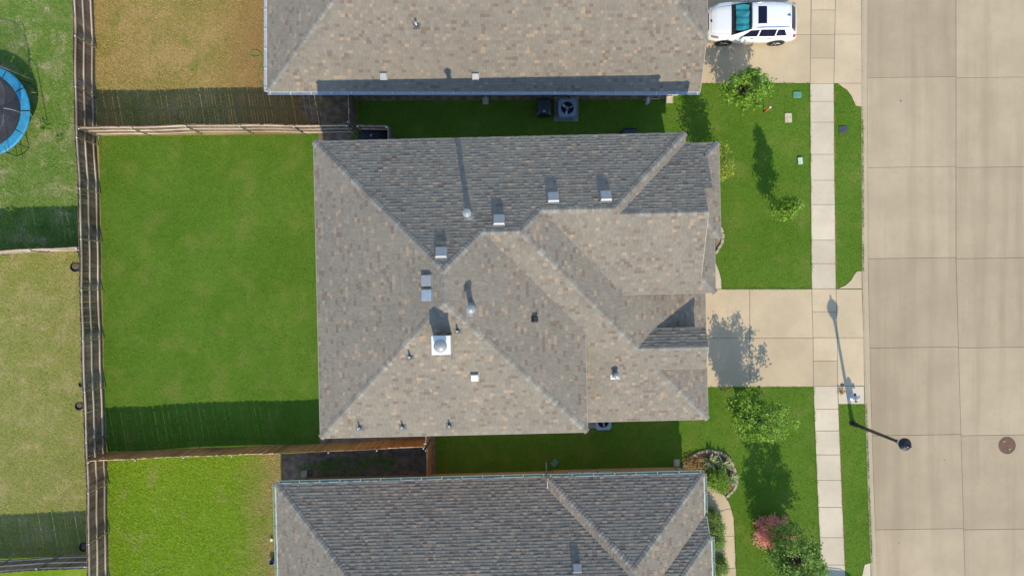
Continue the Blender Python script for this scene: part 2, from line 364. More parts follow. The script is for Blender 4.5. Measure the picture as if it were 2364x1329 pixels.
# ------------------------------------------------------------------ geometry utilities in plan
def inside(poly, x, y):
    x = np.asarray(x); y = np.asarray(y); r = np.zeros(x.shape, bool); n = len(poly)
    for i in range(n):
        x0, y0 = poly[i]; x1, y1 = poly[(i + 1) % n]
        if y0 == y1: continue
        c = ((y0 > y) != (y1 > y)) & (x < (x1 - x0) * (y - y0) / (y1 - y0) + x0)
        r ^= c
    return r
def clip_half(poly, axis, val, keep_greater):
    out = []; n = len(poly)
    for i in range(n):
        a = poly[i]; b = poly[(i + 1) % n]
        da = (a[axis] - val) if keep_greater else (val - a[axis]); db = (b[axis] - val) if keep_greater else (val - b[axis])
        if da >= 0: out.append(a)
        if (da > 0 and db < 0) or (da < 0 and db > 0):
            t = da / (da - db); out.append((a[0] + t * (b[0] - a[0]), a[1] + t * (b[1] - a[1])))
    return out
def area2(poly):
    return 0.5 * abs(sum(poly[i][0] * poly[(i + 1) % len(poly)][1] - poly[(i + 1) % len(poly)][0] * poly[i][1] for i in range(len(poly))))

#@@SETTING
# ------------------------------------------------------------------ setting: ground, lawns, concrete
EXC = []                                            # plan polygons without grass
def struct(o): return tag(o, kind="structure")
struct(MB().prism([(-400, -400), (400, -400), (400, 400), (-400, 400)], -0.6, -0.25).build("ground", M['soil']))
def sheet(name, pts, z, mat):
    vs = [(x, y, z) for x, y in pts]
    o = MB().add(vs, [tuple(range(len(vs)))]).build(name, mat)
    if o.data.polygons[0].normal.z < 0: o.data.flip_normals()
    return struct(o)
FX0, FX1 = -21.45, -20.62                           # west fence line, x at y=+14.75 and y=-14.75
def fx(y): return FX0 + (14.75 - y) / 29.5 * (FX1 - FX0)
R_main = [(fx(7.88), 7.88), (-7.95, 7.96), (-7.95, 9.8), (-7.95, 34), *[P2(cx_ + 3, cy_) for cy_, cx_ in ((-900, 1990), (0, 1989), (200, 1988), (430, 1989), (640, 1990), (800, 1994), (950, 1997), (1130, 2003), (1300, 2010), (2000, 2036))], (-11.8, -34), (-11.8, -8.15), (fx(-8.4), -8.40)]
R_dry = [(fx(34), 34), (fx(7.88), 7.88), (-7.95, 7.96), (-7.95, 34)]
R_lime = [(fx(-8.4), -8.40), (-11.8, -8.15), (-11.8, -34), (fx(-34), -34)]
R_left = [(-60, 34), (fx(34), 34), (fx(2), 2.0), (-60, 0.5)]
R_tan = [(-60, 0.5), (fx(2), 2.0), (fx(-13.6), -13.62), (-60, -15.3)]
R_low = [(-60, -15.3), (fx(-13.6), -13.62), (fx(-34), -34), (-60, -34)]
sheet("lawn", R_main, 0.0, M['lawn_main']); sheet("lawn", R_dry, 0.0, M['lawn_dry']); sheet("lawn", R_lime, 0.0, M['lawn_lime'])
sheet("lawn", R_left, 0.0, M['lawn_left']); sheet("lawn", R_tan, 0.0, M['lawn_tan']); sheet("lawn", R_low, 0.0, M['lawn_lime'])
def px_poly(pts, z=0.0): return [P2(x, y, z) for x, y in pts]
def dirt_patch(name, pts, z=0.004, mat='dirt'):
    p = px_poly(pts); EXC.append(p); return sheet(name, p, z, M[mat])
DIRT_E = px_poly([(660, 210), (822, 210), (824, 300), (745, 302), (735, 288), (700, 262), (660, 250)])
dirt_patch("dirt", [(690, 205), (815, 205), (820, 310), (790, 330), (735, 330), (735, 296), (705, 270), (690, 240)])
dirt_patch("dirt", [(652, 1052), (760, 1034), (985, 1022), (1003, 1030), (1003, 1110), (800, 1125), (652, 1130)])
dirt_patch("dirt", [(738, 1012), (980, 1000), (980, 1028), (800, 1034), (738, 1036)])
for pts in ([(216, 310), (228, 312), (236, 640), (244, 1040), (236, 1040), (228, 640)], [(220, 302), (720, 298), (720, 310), (222, 314)]):
    dirt_patch("dry_strip", pts, 0.003, 'lawn_dry')
dirt_patch("dirt", [(820, 222), (1540, 218), (1540, 229), (1130, 231), (820, 233)], 0.004)
dirt_patch("dirt", [(985, 1000), (1003, 1000), (1006, 1092), (992, 1092)], 0.005)

def shrink(poly, d):
    cx = sum(p[0] for p in poly) / len(poly); cy = sum(p[1] for p in poly) / len(poly); out = []
    n = len(poly); A = sum(poly[i][0] * poly[(i + 1) % n][1] - poly[(i + 1) % n][0] * poly[i][1] for i in range(n)); sg = 1 if A > 0 else -1
    for i in range(n):
        p0, p1, p2 = Vector(poly[i - 1]), Vector(poly[i]), Vector(poly[(i + 1) % n])
        e0 = (p1 - p0).normalized(); e1 = (p2 - p1).normalized()
        n0 = Vector((-e0.y, e0.x)) * sg; n1 = Vector((-e1.y, e1.x)) * sg; b = (n0 + n1)
        b = b / max(0.3, b.length_squared) * 2 if b.length > 1e-6 else n0
        out.append((p1.x + b.x * d, p1.y + b.y * d))
    return out
def slab_mesh(mb, poly, z0, z1, bev=0.008):
    n = len(poly)
    A = sum(poly[i][0] * poly[(i + 1) % n][1] - poly[(i + 1) % n][0] * poly[i][1] for i in range(n))
    if A < 0: poly = poly[::-1]
    q = shrink(poly, bev)
    vs = [(x, y, z0) for x, y in poly] + [(x, y, z1 - bev) for x, y in poly] + [(x, y, z1) for x, y in q]
    fs = [tuple(range(2 * n, 3 * n))] + [(i, (i + 1) % n, n + (i + 1) % n, n + i) for i in range(n)] + [(n + i, n + (i + 1) % n, 2 * n + (i + 1) % n, 2 * n + i) for i in range(n)]
    return mb.add(vs, fs)
def paving(name, slabs, mat, ztop, thick=0.09, gap=0.010, bed=True, exc=True, tilt=0.004):
    polys = [px_poly(s, ztop) for s in slabs]
    b = MB()
    for p in polys: b.prism(p if area2(p) and sum(p[i][0] * p[(i + 1) % len(p)][1] - p[(i + 1) % len(p)][0] * p[i][1] for i in range(len(p))) > 0 else p[::-1], ztop - thick - 0.02, ztop - 0.013)
    base = struct(b.build(name, M['joint'])); base["kind"] = "structure"
    for p in polys:
        if exc: EXC.append(shrink(p, -0.006) if sum(p[i][0] * p[(i + 1) % len(p)][1] - p[(i + 1) % len(p)][0] * p[i][1] for i in range(len(p))) > 0 else shrink(p[::-1], -0.006))
        slab_mesh(MB(), shrink(p, gap), ztop - thick, ztop + rnd.uniform(-tilt, tilt)).build("slab", mat, base) if False else None
        mb = MB(); slab_mesh(mb, shrink(p, gap), ztop - thick, ztop + rnd.uniform(-tilt, tilt)); mb.build("slab", mat, base)
    return base
def lerp_x(tab, y):
    for (y0, x0), (y1, x1) in zip(tab, tab[1:]):
        if y <= y1: return x0 + (x1 - x0) * (y - y0) / (y1 - y0)
    return tab[-1][1]
SWL = [(-700, 1878), (0, 1873), (200, 1870), (430, 1872), (665, 1874), (780, 1877), (890, 1878), (1050, 1884), (1170, 1889), (1310, 1896), (1950, 1925)]
SWR = [(-700, 1932), (0, 1929), (200, 1925), (430, 1927), (665, 1930), (780, 1933), (890, 1934), (1050, 1940), (1170, 1945), (1310, 1951), (1950, 1980)]
CBL = [(-900, 1990), (0, 1989), (200, 1988), (430, 1989), (640, 1990), (800, 1994), (950, 1997), (1130, 2003), (1300, 2010), (2000, 2036)]
swl = lambda y: lerp_x(SWL, y); swr = lambda y: lerp_x(SWR, y); cbl = lambda y: lerp_x(CBL, y)
def rows(ys, fl, fr): return [[(fl(a), a), (fr(a), a), (fr(b), b), (fl(b), b)] for a, b in zip(ys, ys[1:])]
# sidewalk
walk_y = [-520, -460, -400, -340, -280, -220, -160, -100, -40, 23, 79.5, 134, 193]
paving("sidewalk", rows(walk_y, swl, swr), M['drive'], 0.025)
paving("sidewalk", rows([193, 234, 282, 356, 416, 472, 554, 608, 666], swl, swr), M['walk'], 0.025)
paving("sidewalk", rows([666, 719, 779, 833, 891], swl, swr), M['drive'], 0.025)
paving("sidewalk", rows([891, 944, 994, 1049, 1108, 1170, 1240, 1303, 1362, 1420, 1480, 1540, 1600, 1660, 1720], swl, swr), M['walk'], 0.025)
# driveways with aprons
paving("driveway", [[(1545, -130), (1729, -130), (1729, 80), (1545, 80)], [(1729, -130), (swl(-60), -130), (swl(80), 80), (1729, 80)],
                    [(1545, 80), (1729, 80), (1729, 192), (1545, 192)], [(1729, 80), (swl(80), 80), (swl(192), 192), (1729, 192)]], M['drive'], 0.026)
paving("apron", [[(swr(-130), -130), (1989, -130), (1989, -30), (swr(-30), -30)], [(swr(-30), -30), (1989, -30), (1989, 79), (swr(79), 79)], [(swr(79), 79), (1989, 79), (1989, 192), (swr(192), 192)],
                 [(1933, 192), (1989, 192), (1989, 246), (1976, 245), (1966, 222), (1956, 208), (1944, 200)]], M['drive'], 0.024)
paving("driveway", [[(1560, 667), (1731, 667), (1731, 780), (1560, 780)], [(1731, 667), (swl(667), 667), (swl(780), 780), (1731, 780)],
                    [(1560, 780), (1731, 780), (1731, 893), (1560, 893)], [(1731, 780), (swl(780), 780), (swl(892), 892), (1731, 893)]], M['drive'], 0.026)
paving("apron", [[(swr(667), 667), (1990, 667), (1994, 779), (swr(779), 779)], [(swr(779), 779), (1994, 779), (1996, 891), (swr(891), 891)],
                 [(1934, 666), (1952, 658), (1965, 646), (1973, 632), (1978, 626), (1990, 625), (1990, 666)]], M['drive'], 0.024)
paving("hydrant_pad", [[(swr(891), 891), (1995, 891), (1996, 932), (swr(932), 932)]], M['walk'], 0.045)
paving("apron", [[(swr(1330), 1330), (1990, 1329), (1996, 1302), (2010, 1298), (2012, 1420), (swr(1420), 1420)]], M['walk'], 0.024)
paving("driveway", [[(1640, 1335), (1760, 1335), (1760, 1460), (1640, 1460)], [(1760, 1335), (swl(1335), 1335), (swl(1460), 1460), (1760, 1460)]], M['drive'], 0.026)
# front walks
paving("front_walk", [[(1640, 608), (1653, 608), (1660, 625), (1665, 645), (1666, 667), (1640, 667)]], M['walk'], 0.022)
paving("front_walk", [[(1600, 1102), (1628, 1112), (1636, 1117), (1624, 1130), (1600, 1130)],
                      [(1636, 1117), (1655, 1127), (1672, 1142), (1682, 1157), (1688, 1173), (1642, 1182), (1624, 1182), (1624, 1130)],
                      [(1688, 1173), (1694, 1195), (1696, 1236), (1640, 1238), (1640, 1182)],
                      [(1696, 1236), (1699, 1310), (1645, 1311), (1640, 1238)], [(1699, 1310), (1701, 1460), (1640, 1460), (1645, 1311)]], M['drive'], 0.024)
paving("side_walk", [[(1428, 1081), (1445, 1080), (1455, 1100), (1438, 1100)], [(1447, 1080), (1517, 1079), (1517, 1100), (1457, 1100)], [(1519, 1079), (1568, 1078), (1568, 1100), (1519, 1100)]], M['curb'], 0.02)
# road and curb
road = struct(MB().prism([P2(2003, -900, -.1), (60, P2(0, 2300)[1]), (60, P2(0, -900)[1])][:0] or [(P2(2000, 0)[0], -36), (60, -36), (60, 36), (P2(2000, 0)[0], 36)], -0.24, -0.115).build("road", M['joint']))
ry = [-760, -550, -340, -130, 0, 180, 387, 597, 803, 1005, 1222, 1430, 1640, 1850, 2060]; ry = [-660, -450, -240, -30, 180, 387, 597, 803, 1005, 1222, 1430, 1640, 1850]
jx = lambda y: 2207 + (y - 180) * 0.0 if y < 600 else 2207 + (y - 597) * 0.0285
rd = lambda y: cbl(y) + 14
for a, b in zip(ry, ry[1:]):
    sk = -3
    for fl, fr in ((rd, jx), (jx, lambda y: jx(y) + 205), (lambda y: jx(y) + 205, lambda y: jx(y) + 420), (lambda y: jx(y) + 420, lambda y: jx(y) + 640)):
        p = px_poly([(fl(a), a), (fr(a), a + sk), (fr(b), b + sk), (fl(b), b)], -0.1)
        mb = MB(); slab_mesh(mb, shrink(p, 0.009), -0.2, -0.1 + rnd.uniform(-0.002, 0.002), 0.005); mb.build("slab", M['road'], road)
cb = MB(); cys = list(range(-900, 2301, 40)); prof = [(0.0, -0.2), (0.0, 0.016), (0.12, 0.010), (0.24, -0.045), (0.36, -0.094), (0.37, -0.2)]
vs = []
for y in cys:
    o = P(cbl(y), y, 0)
    vs += [(o.x + dx, o.y, z) for dx, z in prof]
k = len(prof); fs = [(j * k + i, j * k + i + 1, (j + 1) * k + i + 1, (j + 1) * k + i) for j in range(len(cys) - 1) for i in range(k - 1)]
o = cb.add(vs, fs).build("curb", M['curb']); o.data.flip_normals(); struct(o)
for px, py, mk, nm in ((2001, 217, 'paintred', "red survey paint dot on the road by the curb"), (1993.5, 285, 'painty', "yellow survey paint dot on the curb edge")):
    c = P(px, py, 0); zz = -0.097 if px > 1998 else 0.022
    pts = [(c.x + 0.05 * rnd.uniform(.6, 1.2) * math.cos(a), c.y + 0.05 * rnd.uniform(.6, 1.3) * math.sin(a)) for a in np.arange(0, 6.28, 0.7)]
    tag(MB().prism(pts, zz, zz + 0.003).build("paint_mark", M[mk]), nm, "paint mark")
#@@HOUSES
# ------------------------------------------------------------------ houses
TINTS = [((0.240, 0.204, 0.156), 40), ((0.252, 0.216, 0.167), 30), ((0.223, 0.187, 0.143), 15), ((0.345, 0.255, 0.173), 5), ((0.203, 0.150, 0.114), 7), ((0.280, 0.232, 0.175), 6)]
TT = [t for t, w in TINTS for _ in range(w)]
def cap_tint(r): return r.choice([(0.245, 0.22, 0.18), (0.27, 0.245, 0.20), (0.225, 0.20, 0.163), (0.235, 0.21, 0.17), (0.205, 0.17, 0.137), (0.30, 0.27, 0.222)])
def unit_tab(h, tint):
    vs = [(-.5, 0, h), (.5, 0, h), (.5, 1, .004), (-.5, 1, .004), (-.5, 0, -.004), (.5, 0, -.004), (.5, 1, -.004), (-.5, 1, -.004)]
    fs = [(0, 1, 2, 3), (4, 5, 1, 0), (5, 6, 2, 1), (6, 7, 3, 2), (7, 4, 0, 3)]
    me = bpy.data.meshes.new("shingle"); me.from_pydata(vs, [], fs); me.update()
    a = me.color_attributes.new("tint", 'FLOAT_COLOR', 'CORNER'); a.data.foreach_set("color", np.tile(np.array([*tint, 1], np.float32), len(me.loops)))
    me.materials.append(M['shingle']); return me
TABH = (0.018, 0.032)
TABM = {}
def tab_mesh(h, tint):
    k = (h, tint)
    if k not in TABM: TABM[k] = unit_tab(h, tint)
    return TABM[k]

class House:
    def __init__(s, name, label, theta, org, t):
        s.th = theta; s.c, s.s = math.cos(theta), math.sin(theta); s.org = org; s.t = t
        s.root = thing(name, label, "house", (s.c * org[0] - s.s * org[1], s.s * org[0] + s.c * org[1], 0), theta)
        s.loc = (-org[0], -org[1], 0); s.planes = {}; s.faces = []; s.roof = None
    def on(s, plane, px, py):
        A, B, C = s.planes[plane]; dx, dy = (px - 1182) / F, -(py - 664.5) / F
        du, dv = s.c * dx + s.s * dy, -s.s * dx + s.c * dy
        k = (H - C) / (1 + A * du + B * dv); return (du * k, dv * k, H - k)
    def z(s, plane, u, v):
        A, B, C = s.planes[plane]; return A * u + B * v + C
    def world(s, u, v, z): return Vector((s.c * u - s.s * v, s.s * u + s.c * v, z))
    def build_roof(s, faces, plain_faces=(), thick=0.11, seed=1, nmax=300):
        """faces: list of (plane, [(u,v)...])"""
        mb = MB()
        for fi_, (pl, poly) in enumerate(list(faces) + list(plain_faces)):
            mb.cur = 1 if fi_ >= len(faces) else 0
            A = sum(poly[i][0] * poly[(i + 1) % len(poly)][1] - poly[(i + 1) % len(poly)][0] * poly[i][1] for i in range(len(poly)))
            if A < 0: poly = poly[::-1]
            n = len(poly); top = [(u, v, s.z(pl, u, v)) for u, v in poly]
            vs = [(u, v, z - thick) for u, v, z in top] + top
            mb.add(vs, [tuple(range(n - 1, -1, -1)), tuple(range(n, 2 * n))] + [(i, (i + 1) % n, n + (i + 1) % n, n + i) for i in range(n)])
        s.roof = mb.build("roof", [M['deck'], M['roof_far']], s.root, s.loc)
        r = random.Random(seed); V = []; L = []; S = []; T = []; Ccol = []; cands = []; dr = 0.143 / math.sqrt(1 + s.t * s.t)
        def emit(poly3, low):
            # poly3: list of (u,v,ztop,zbase)
            b = len(V); n = len(poly3)
            V.extend((u, v, zt) for u, v, zt, zb in poly3); V.extend((u, v, zb) for u, v, zt, zb in poly3)
            S.append(len(L)); T.append(n); L.extend(range(b, b + n))
            for i in range(n):
                j = (i + 1) % n; S.append(len(L)); T.append(4); L.extend((b + n + i, b + n + j, b + j, b + i))
            return n + 4 * n
        for fi, (pl, poly) in enumerate(faces):
            A, B, C = s.planes[pl]; q = math.hypot(A, B); g = (A / q, B / q); e = (g[1], -g[0])   # e x g -> up
            sr = [(u * e[0] + v * e[1], u * g[0] + v * g[1]) for u, v in poly]
            if sum(sr[i][0] * sr[(i + 1) % len(sr)][1] - sr[(i + 1) % len(sr)][0] * sr[i][1] for i in range(len(sr))) < 0: sr = sr[::-1]
            rmin = min(p[1] for p in sr); rmax = max(p[1] for p in sr); smin = min(p[0] for p in sr); smax = max(p[0] for p in sr)
            base_r = (5.0 - C) / q if False else rmin
            i = 0
            while base_r + i * dr < rmax:
                r0 = base_r + i * dr; r1 = r0 + dr; i += 1
                st = clip_half(clip_half(sr, 1, r0, True), 1, r1, False)
                if len(st) < 3: continue
                a = min(p[0] for p in st); bb = max(p[0] for p in st)
                x = a - r.uniform(0, 0.22); hot = 0
                while x < bb:
                    w = r.choice((0.14, 0.17, 0.19, 0.2, 0.21, 0.24)); x0, x1 = x, x + w; x = x1
                    tint = r.choice(TT); h = r.choice((TABH[0], TABH[0], TABH[1]))
                    pc = clip_half(clip_half(st, 0, x0, True), 0, x1 - 0.004, False)
                    if len(pc) < 3 or area2(pc) < 2e-4: continue
                    full = area2(pc) > 0.97 * (x1 - x0 - 0.004) * dr
                    cu, cv = ((x0 + x1) / 2 * e[0] + r0 * g[0], (x0 + x1) / 2 * e[1] + r0 * g[1])
                    cands.append((full, cu, cv, pl, x0, x1, r0, r1, pc, tint, h, e, g))
        # pick the shingles that show largest
        def show(c):
            if not c[0]: return -1
            A, B, C = s.planes[c[3]]; z = s.z(c[3], c[1], c[2]); p = s.world(c[1], c[2], z)
            if abs(p.x / (H - z)) > 0.735 or abs(p.y / (H - z)) > 0.41: return -1
            nx, ny = s.c * -A - s.s * -B, s.s * -A + s.c * -B
            d = Vector((-p.x, -p.y, H - z)); nn = Vector((nx, ny, 1)).normalized()
            return (c[5] - c[4]) * nn.dot(d.normalized()) / d.length_squared
        order = sorted(range(len(cands)), key=lambda i: -show(cands[i])); single = set(order[:nmax])
        for i, (full, cu, cv, pl, x0, x1, r0, r1, pc, tint, h, e, g) in enumerate(cands):
            A, B, C = s.planes[pl]
            if i in single:
                o = bpy.data.objects.new("shingle", tab_mesh(h, tint)); COL.objects.link(o); o.parent = s.roof
                q = math.hypot(A, B); up = Vector((g[0], g[1], q)).normalized(); ee = Vector((e[0], e[1], 0)); nn = ee.cross(up)
                Lr = (r1 - r0) * math.sqrt(1 + q * q)
                m = Matrix(((ee.x * (x1 - x0 - .004), up.x * Lr, nn.x, cu), (ee.y * (x1 - x0 - .004), up.y * Lr, nn.y, cv), (ee.z, up.z * Lr, nn.z, s.z(pl, cu, cv)), (0, 0, 0, 1)))
                o.matrix_local = m; continue
            p3 = []
            for ss, rr in pc:
                u, v = ss * e[0] + rr * g[0], ss * e[1] + rr * g[1]; zz = A * u + B * v + C
                f = 1 - (rr - r0) / (r1 - r0)
                p3.append((u, v, zz + (0.004 + (h - 0.004) * f) * 1.1, zz - 0.004))
            nl = emit(p3, None); Ccol.append(np.tile(np.array([*tint, 1], np.float32), (nl, 1)))
        me = np_mesh("shingles", V, L, S, T, M['shingle'], np.concatenate(Ccol))
        o = bpy.data.objects.new("shingles", me); link(o, s.roof); o["kind"] = "stuff"
    def caps(s, lines, seed=3, nmax=290, hw=0.15, ex=0.16):
        """lines: (p_low (u,v,z), p_high, planeL, planeR)"""
        r = random.Random(seed); n_made = 0; rest = []
        for a, b, pa, pb in lines:
            a, b = Vector(a), Vector(b); d = b - a; Ln = d.length; d.normalize()
            def side(pl):
                A, B, C = s.planes[pl]; nn = Vector((-A, -B, 1)).normalized(); w = nn.cross(d).normalized()
                mid = a + (b - a) * 0.5
                # the side vector must go down the plane, away from the other plane
                if w.z > 1e-6 or (abs(w.z) <= 1e-6): w = -w
                if w.z > 0: w = -w
                return w
            w1, w2 = side(pa), side(pb)
            if w1.dot(w2) > 0.9: w2 = -w2
            up = -(w1 + w2)
            up = up.normalized() if up.length > 1e-4 else Vector((0, 0, 1))
            if up.z < 0: up = -up
            meshes = {}
            def cm(tint):
                if tint not in meshes:
                    hl, hh, le = 0.034, 0.016, ex + 0.03; vs = []
                    for y, h in ((0, hl), (le, hh)):
                        for q in (w1 * hw, w1 * 0.02, w2 * 0.02, w2 * hw): vs.append(d * y + q + up * h)
                        for q in (w1 * hw, w1 * 0.02, w2 * 0.02, w2 * hw): vs.append(d * y + q + up * (-0.004))
                    fs = [(0, 1, 9, 8), (1, 2, 10, 9), (2, 3, 11, 10), (0, 4, 5, 1), (1, 5, 6, 2), (2, 6, 7, 3), (0, 8, 12, 4), (3, 7, 15, 11), (8, 9, 13, 12), (9, 10, 14, 13), (10, 11, 15, 14)]
                    me = bpy.data.meshes.new("ridge_cap"); me.from_pydata([tuple(v) for v in vs], [], fs); me.update()
                    at = me.color_attributes.new("tint", 'FLOAT_COLOR', 'CORNER'); at.data.foreach_set("color", np.tile(np.array([*tint, 1], np.float32), len(me.loops)))
                    me.materials.append(M['shingle']); meshes[tint] = me
                return meshes[tint]
            k = max(1, int(Ln / ex))
            for i in range(k):
                if n_made >= nmax: break
                o = bpy.data.objects.new("ridge_cap", cm(cap_tint(r))); COL.objects.link(o); o.parent = s.roof; o.location = a + d * (Ln * i / k); n_made += 1
    def fascia(s, segs, h=0.15, mat='trim', name="fascia"):
        for (u0, v0, z0), (u1, v1, z1) in segs:
            d = Vector((u1 - u0, v1 - v0, 0)); L = d.length; d.normalize(); nrm = Vector((d.y, -d.x, 0)); t = 0.022
            vs = []
            for (u, v, z) in ((u0, v0, z0), (u1, v1, z1)):
                for off in (0.003, t + 0.003):
                    for zz in (-h, 0.006): vs.append((u + nrm.x * off, v + nrm.y * off, z + zz))
            MB().add(vs, [(0, 1, 5, 4), (2, 6, 7, 3), (1, 3, 7, 5), (0, 4, 6, 2), (0, 2, 3, 1), (4, 5, 7, 6)]).build(name, M[mat], s.root, s.loc)
    def wall(s, poly, z0, z1, mat, name="wall"):
        A = sum(poly[i][0] * poly[(i + 1) % len(poly)][1] - poly[(i + 1) % len(poly)][0] * poly[i][1] for i in range(len(poly)))
        if A < 0: poly = poly[::-1]
        EXC.append([tuple(s.world(u, v, 0).xy) for u, v in poly])
        return MB().prism(poly, z0, z1).build(name, M[mat], s.root, s.loc)
    def window(s, u, v, w, z0, z1, ny):
        """window in an E-W wall face at v, looking along ny (+1 north, -1 south)"""
        f = 0.06; mb = MB(); y0, y1 = (v, v + 0.05) if ny > 0 else (v - 0.05, v)
        for a, b, c, d in ((u - w / 2, u - w / 2 + f, z0, z1), (u + w / 2 - f, u + w / 2, z0, z1), (u - w / 2 + f, u + w / 2 - f, z0, z0 + f), (u - w / 2 + f, u + w / 2 - f, z1 - f, z1), (u - w / 2 + f, u + w / 2 - f, (z0 + z1) / 2 - .02, (z0 + z1) / 2 + .02)):
            mb.box(a, b, y0, y1, c, d)
        wi = mb.build("window", M['white'], s.root, s.loc)
        MB().box(u - w / 2 + f, u + w / 2 - f, v + (0.004 if ny > 0 else -0.02), v + (0.02 if ny > 0 else -0.004), z0 + f, z1 - f).build("pane", M['winpane'], wi)
        MB().box(u - w / 2 - .05, u + w / 2 + .05, v if ny > 0 else v - .09, v + .09 if ny > 0 else v, z0 - 0.08, z0 - 0.003).build("sill", M['trim'], wi)
    def gutter(s, p0, p1, nrm, mat, step=0.95, wd=0.125):
        d = Vector((p1[0] - p0[0], p1[1] - p0[1], 0)); L = d.length; d.normalize(); nv = Vector((nrm[0], nrm[1], 0)); a = Vector(p0)
        def sec(pt): return [pt + nv * o + Vector((0, 0, z)) for o, z in ((0.027, 0.0), (0.027, -0.11), (0.03 + wd * .75, -0.11), (0.03 + wd, 0.0), (0.03 + wd - 0.018, 0.0), (0.03 + wd * .75 - .012, -0.097), (0.039, -0.097), (0.039, 0.0))]
        vs = sec(a) + sec(a + d * L)
        fs = [(i, (i + 1) % 8, 8 + (i + 1) % 8, 8 + i) for i in range(8)] + [(0, 1, 6, 7), (1, 2, 5, 6), (2, 3, 4, 5), (15, 14, 9, 8), (14, 13, 10, 9), (13, 12, 11, 10)]
        g = MB().add(vs, fs).build("gutter", M[mat], s.root, s.loc)
        n = int(L / step)
        hm = None
        for i in range(n + 1):
            q = a + d * (0.15 + (L - 0.3) * i / max(1, n))
            if hm is None:
                e = nv * (wd + 0.02); w = d * 0.018
                hm = MB().add([w * -1 + nv * .02 + Vector((0, 0, .004)), w + nv * .02 + Vector((0, 0, .004)), w + e + nv * .015 + Vector((0, 0, .004)), -w + e + nv * .015 + Vector((0, 0, .004)),
                               w * -1 + nv * .02 + Vector((0, 0, .018)), w + nv * .02 + Vector((0, 0, .018)), w + e + nv * .015 + Vector((0, 0, .018)), -w + e + nv * .015 + Vector((0, 0, .018))],
                              [(0, 3, 2, 1), (4, 5, 6, 7), (0, 1, 5, 4), (1, 2, 6, 5), (2, 3, 7, 6), (3, 0, 4, 7)]).mesh("hanger", M['galv_dull'] if mat == 'gutter_w' else M['trim'])
            link(bpy.data.objects.new("hanger", hm), g, q)
    def downspout(s, u, v, z1, dirv, mat='gutter_w'):
        mb = MB(); n = Vector((dirv[0], dirv[1], 0)); a = Vector((u, v, 0))
        mb.tube([a + n * 0.42 + Vector((0, 0, z1 - .11)), a + n * 0.3 + Vector((0, 0, z1 - .2)), a + n * 0.06 + Vector((0, 0, z1 - .45)), a + n * 0.05 + Vector((0, 0, .3)), a + n * 0.12 + Vector((0, 0, .14)), a + n * 0.42 + Vector((0, 0, .09))], 0.04, 6)
        mb.build("downspout", M[mat], s.root, s.loc)

T = 0.5
# ---------- the house in the middle
mh = House("brick_house", "brown grey shingled house in the centre with a square chimney", math.radians(1.33), (0, 0), T)
aE = 5.4; uW, vN, vS, uE1 = -8.451, 6.537, -6.306, 3.127
mh.planes = dict(N=(0, -T, aE + T * vN), W=(T, 0, aE - T * uW), S=(0, T, aE - T * vS), E1=(-T, 0, aE + T * uE1), S1=(0, T, 6.4015), E2=(-T, 0, 7.735), S2=(0, T, 5.527),
                 E3=(-T, 0, 9.236), N2=(0, -T, 8.446), NN=(0, -T, 3.610), E4=(-T, 0, 5.405 + T * 9.10), E6=(-T, 0, 5.326 + T * 8.843), S6=(0, T, 5.405 - T * 1.93))
def X(h, *ks):
    Mx = np.array([[h.planes[k][0], h.planes[k][1], -1] for k in ks]); b = np.array([-h.planes[k][2] for k in ks]); q = np.linalg.solve(Mx, b); return (float(q[0]), float(q[1]))
def LX(h, a, b, u=None, v=None):
    """point of the line where planes a and b meet, at given u or v"""
    A0, B0, C0 = h.planes[a]; A1, B1, C1 = h.planes[b]; dA, dB, dC = A0 - A1, B0 - B1, C0 - C1
    if u is not None: return (u, -(dC + dA * u) / dB)
    return (-(dC + dB * v) / dA, v)
pA, pB = X(mh, 'N', 'W', 'E1'), X(mh, 'S', 'W', 'E1'); pC = X(mh, 'N', 'E1', 'S1'); pD = X(mh, 'N', 'S1', 'E2'); pE = X(mh, 'N', 'E2', 'S2'); pF = X(mh, 'N', 'S2', 'E3'); pG = X(mh, 'S2', 'E3', 'N2'); pK = X(mh, 'S1', 'E2', 'NN')
gE = 3.25; vG = (gE - 6.4015) / T; uG = (7.735 - gE) / T; uR = 8.565; vNN, vSS = -1.955, -3.77
e3u = (9.236 - aE) / T; n2v = (8.446 - 5.405) / T; cN2 = (9.10, n2v)
uRk, uRk2 = 8.13, 8.49; uE4, uE6, v6 = 9.10, 8.843, 1.93
s2v = (5.326 - 5.527) / T
fN = [(uW, vN), (e3u, vN), pF, pE, pD, pC, pA]
fW = [(uW, vN), pA, pB, (uW, vS)]; fS = [(uW, vS), pB, (uE1, vS)]
fE1 = [pA, pC, LX(mh, 'E1', 'S1', u=uE1), (uE1, vS), pB]
q1 = LX(mh, 'S1', 'E2', v=vSS)
fS1 = [pC, pD, pK, (uR, pK[1]), (uR, vSS), q1, (uG, vG), (2.72, vG), LX(mh, 'E1', 'S1', u=2.72)]
fE2 = [pD, pE, LX(mh, 'S2', 'E2', v=0.02), (uG, 0.02), (uG, vG), pD] ; fE2 = fE2[:-1]
fNN = [pK, LX(mh, 'NN', 'E2', v=vNN), (uR, vNN), (uR, pK[1])]
hp6 = LX(mh, 'S2', 'E6', u=uRk)
fS2 = [pE, pF, pG, (uRk, pG[1]), hp6, (uE6, s2v), LX(mh, 'S2', 'E2', v=s2v)]
fE3 = [pF, pG, LX(mh, 'E3', 'N2', v=n2v), (e3u, n2v), (e3u, vN)]
fN2 = [pG, LX(mh, 'E3', 'N2', v=n2v), cN2, LX(mh, 'N2', 'E4', u=uRk2), (uRk2, 4.0), (uRk, 4.0), (uRk, pG[1])]
h46 = LX(mh, 'E4', 'S6', u=uRk)
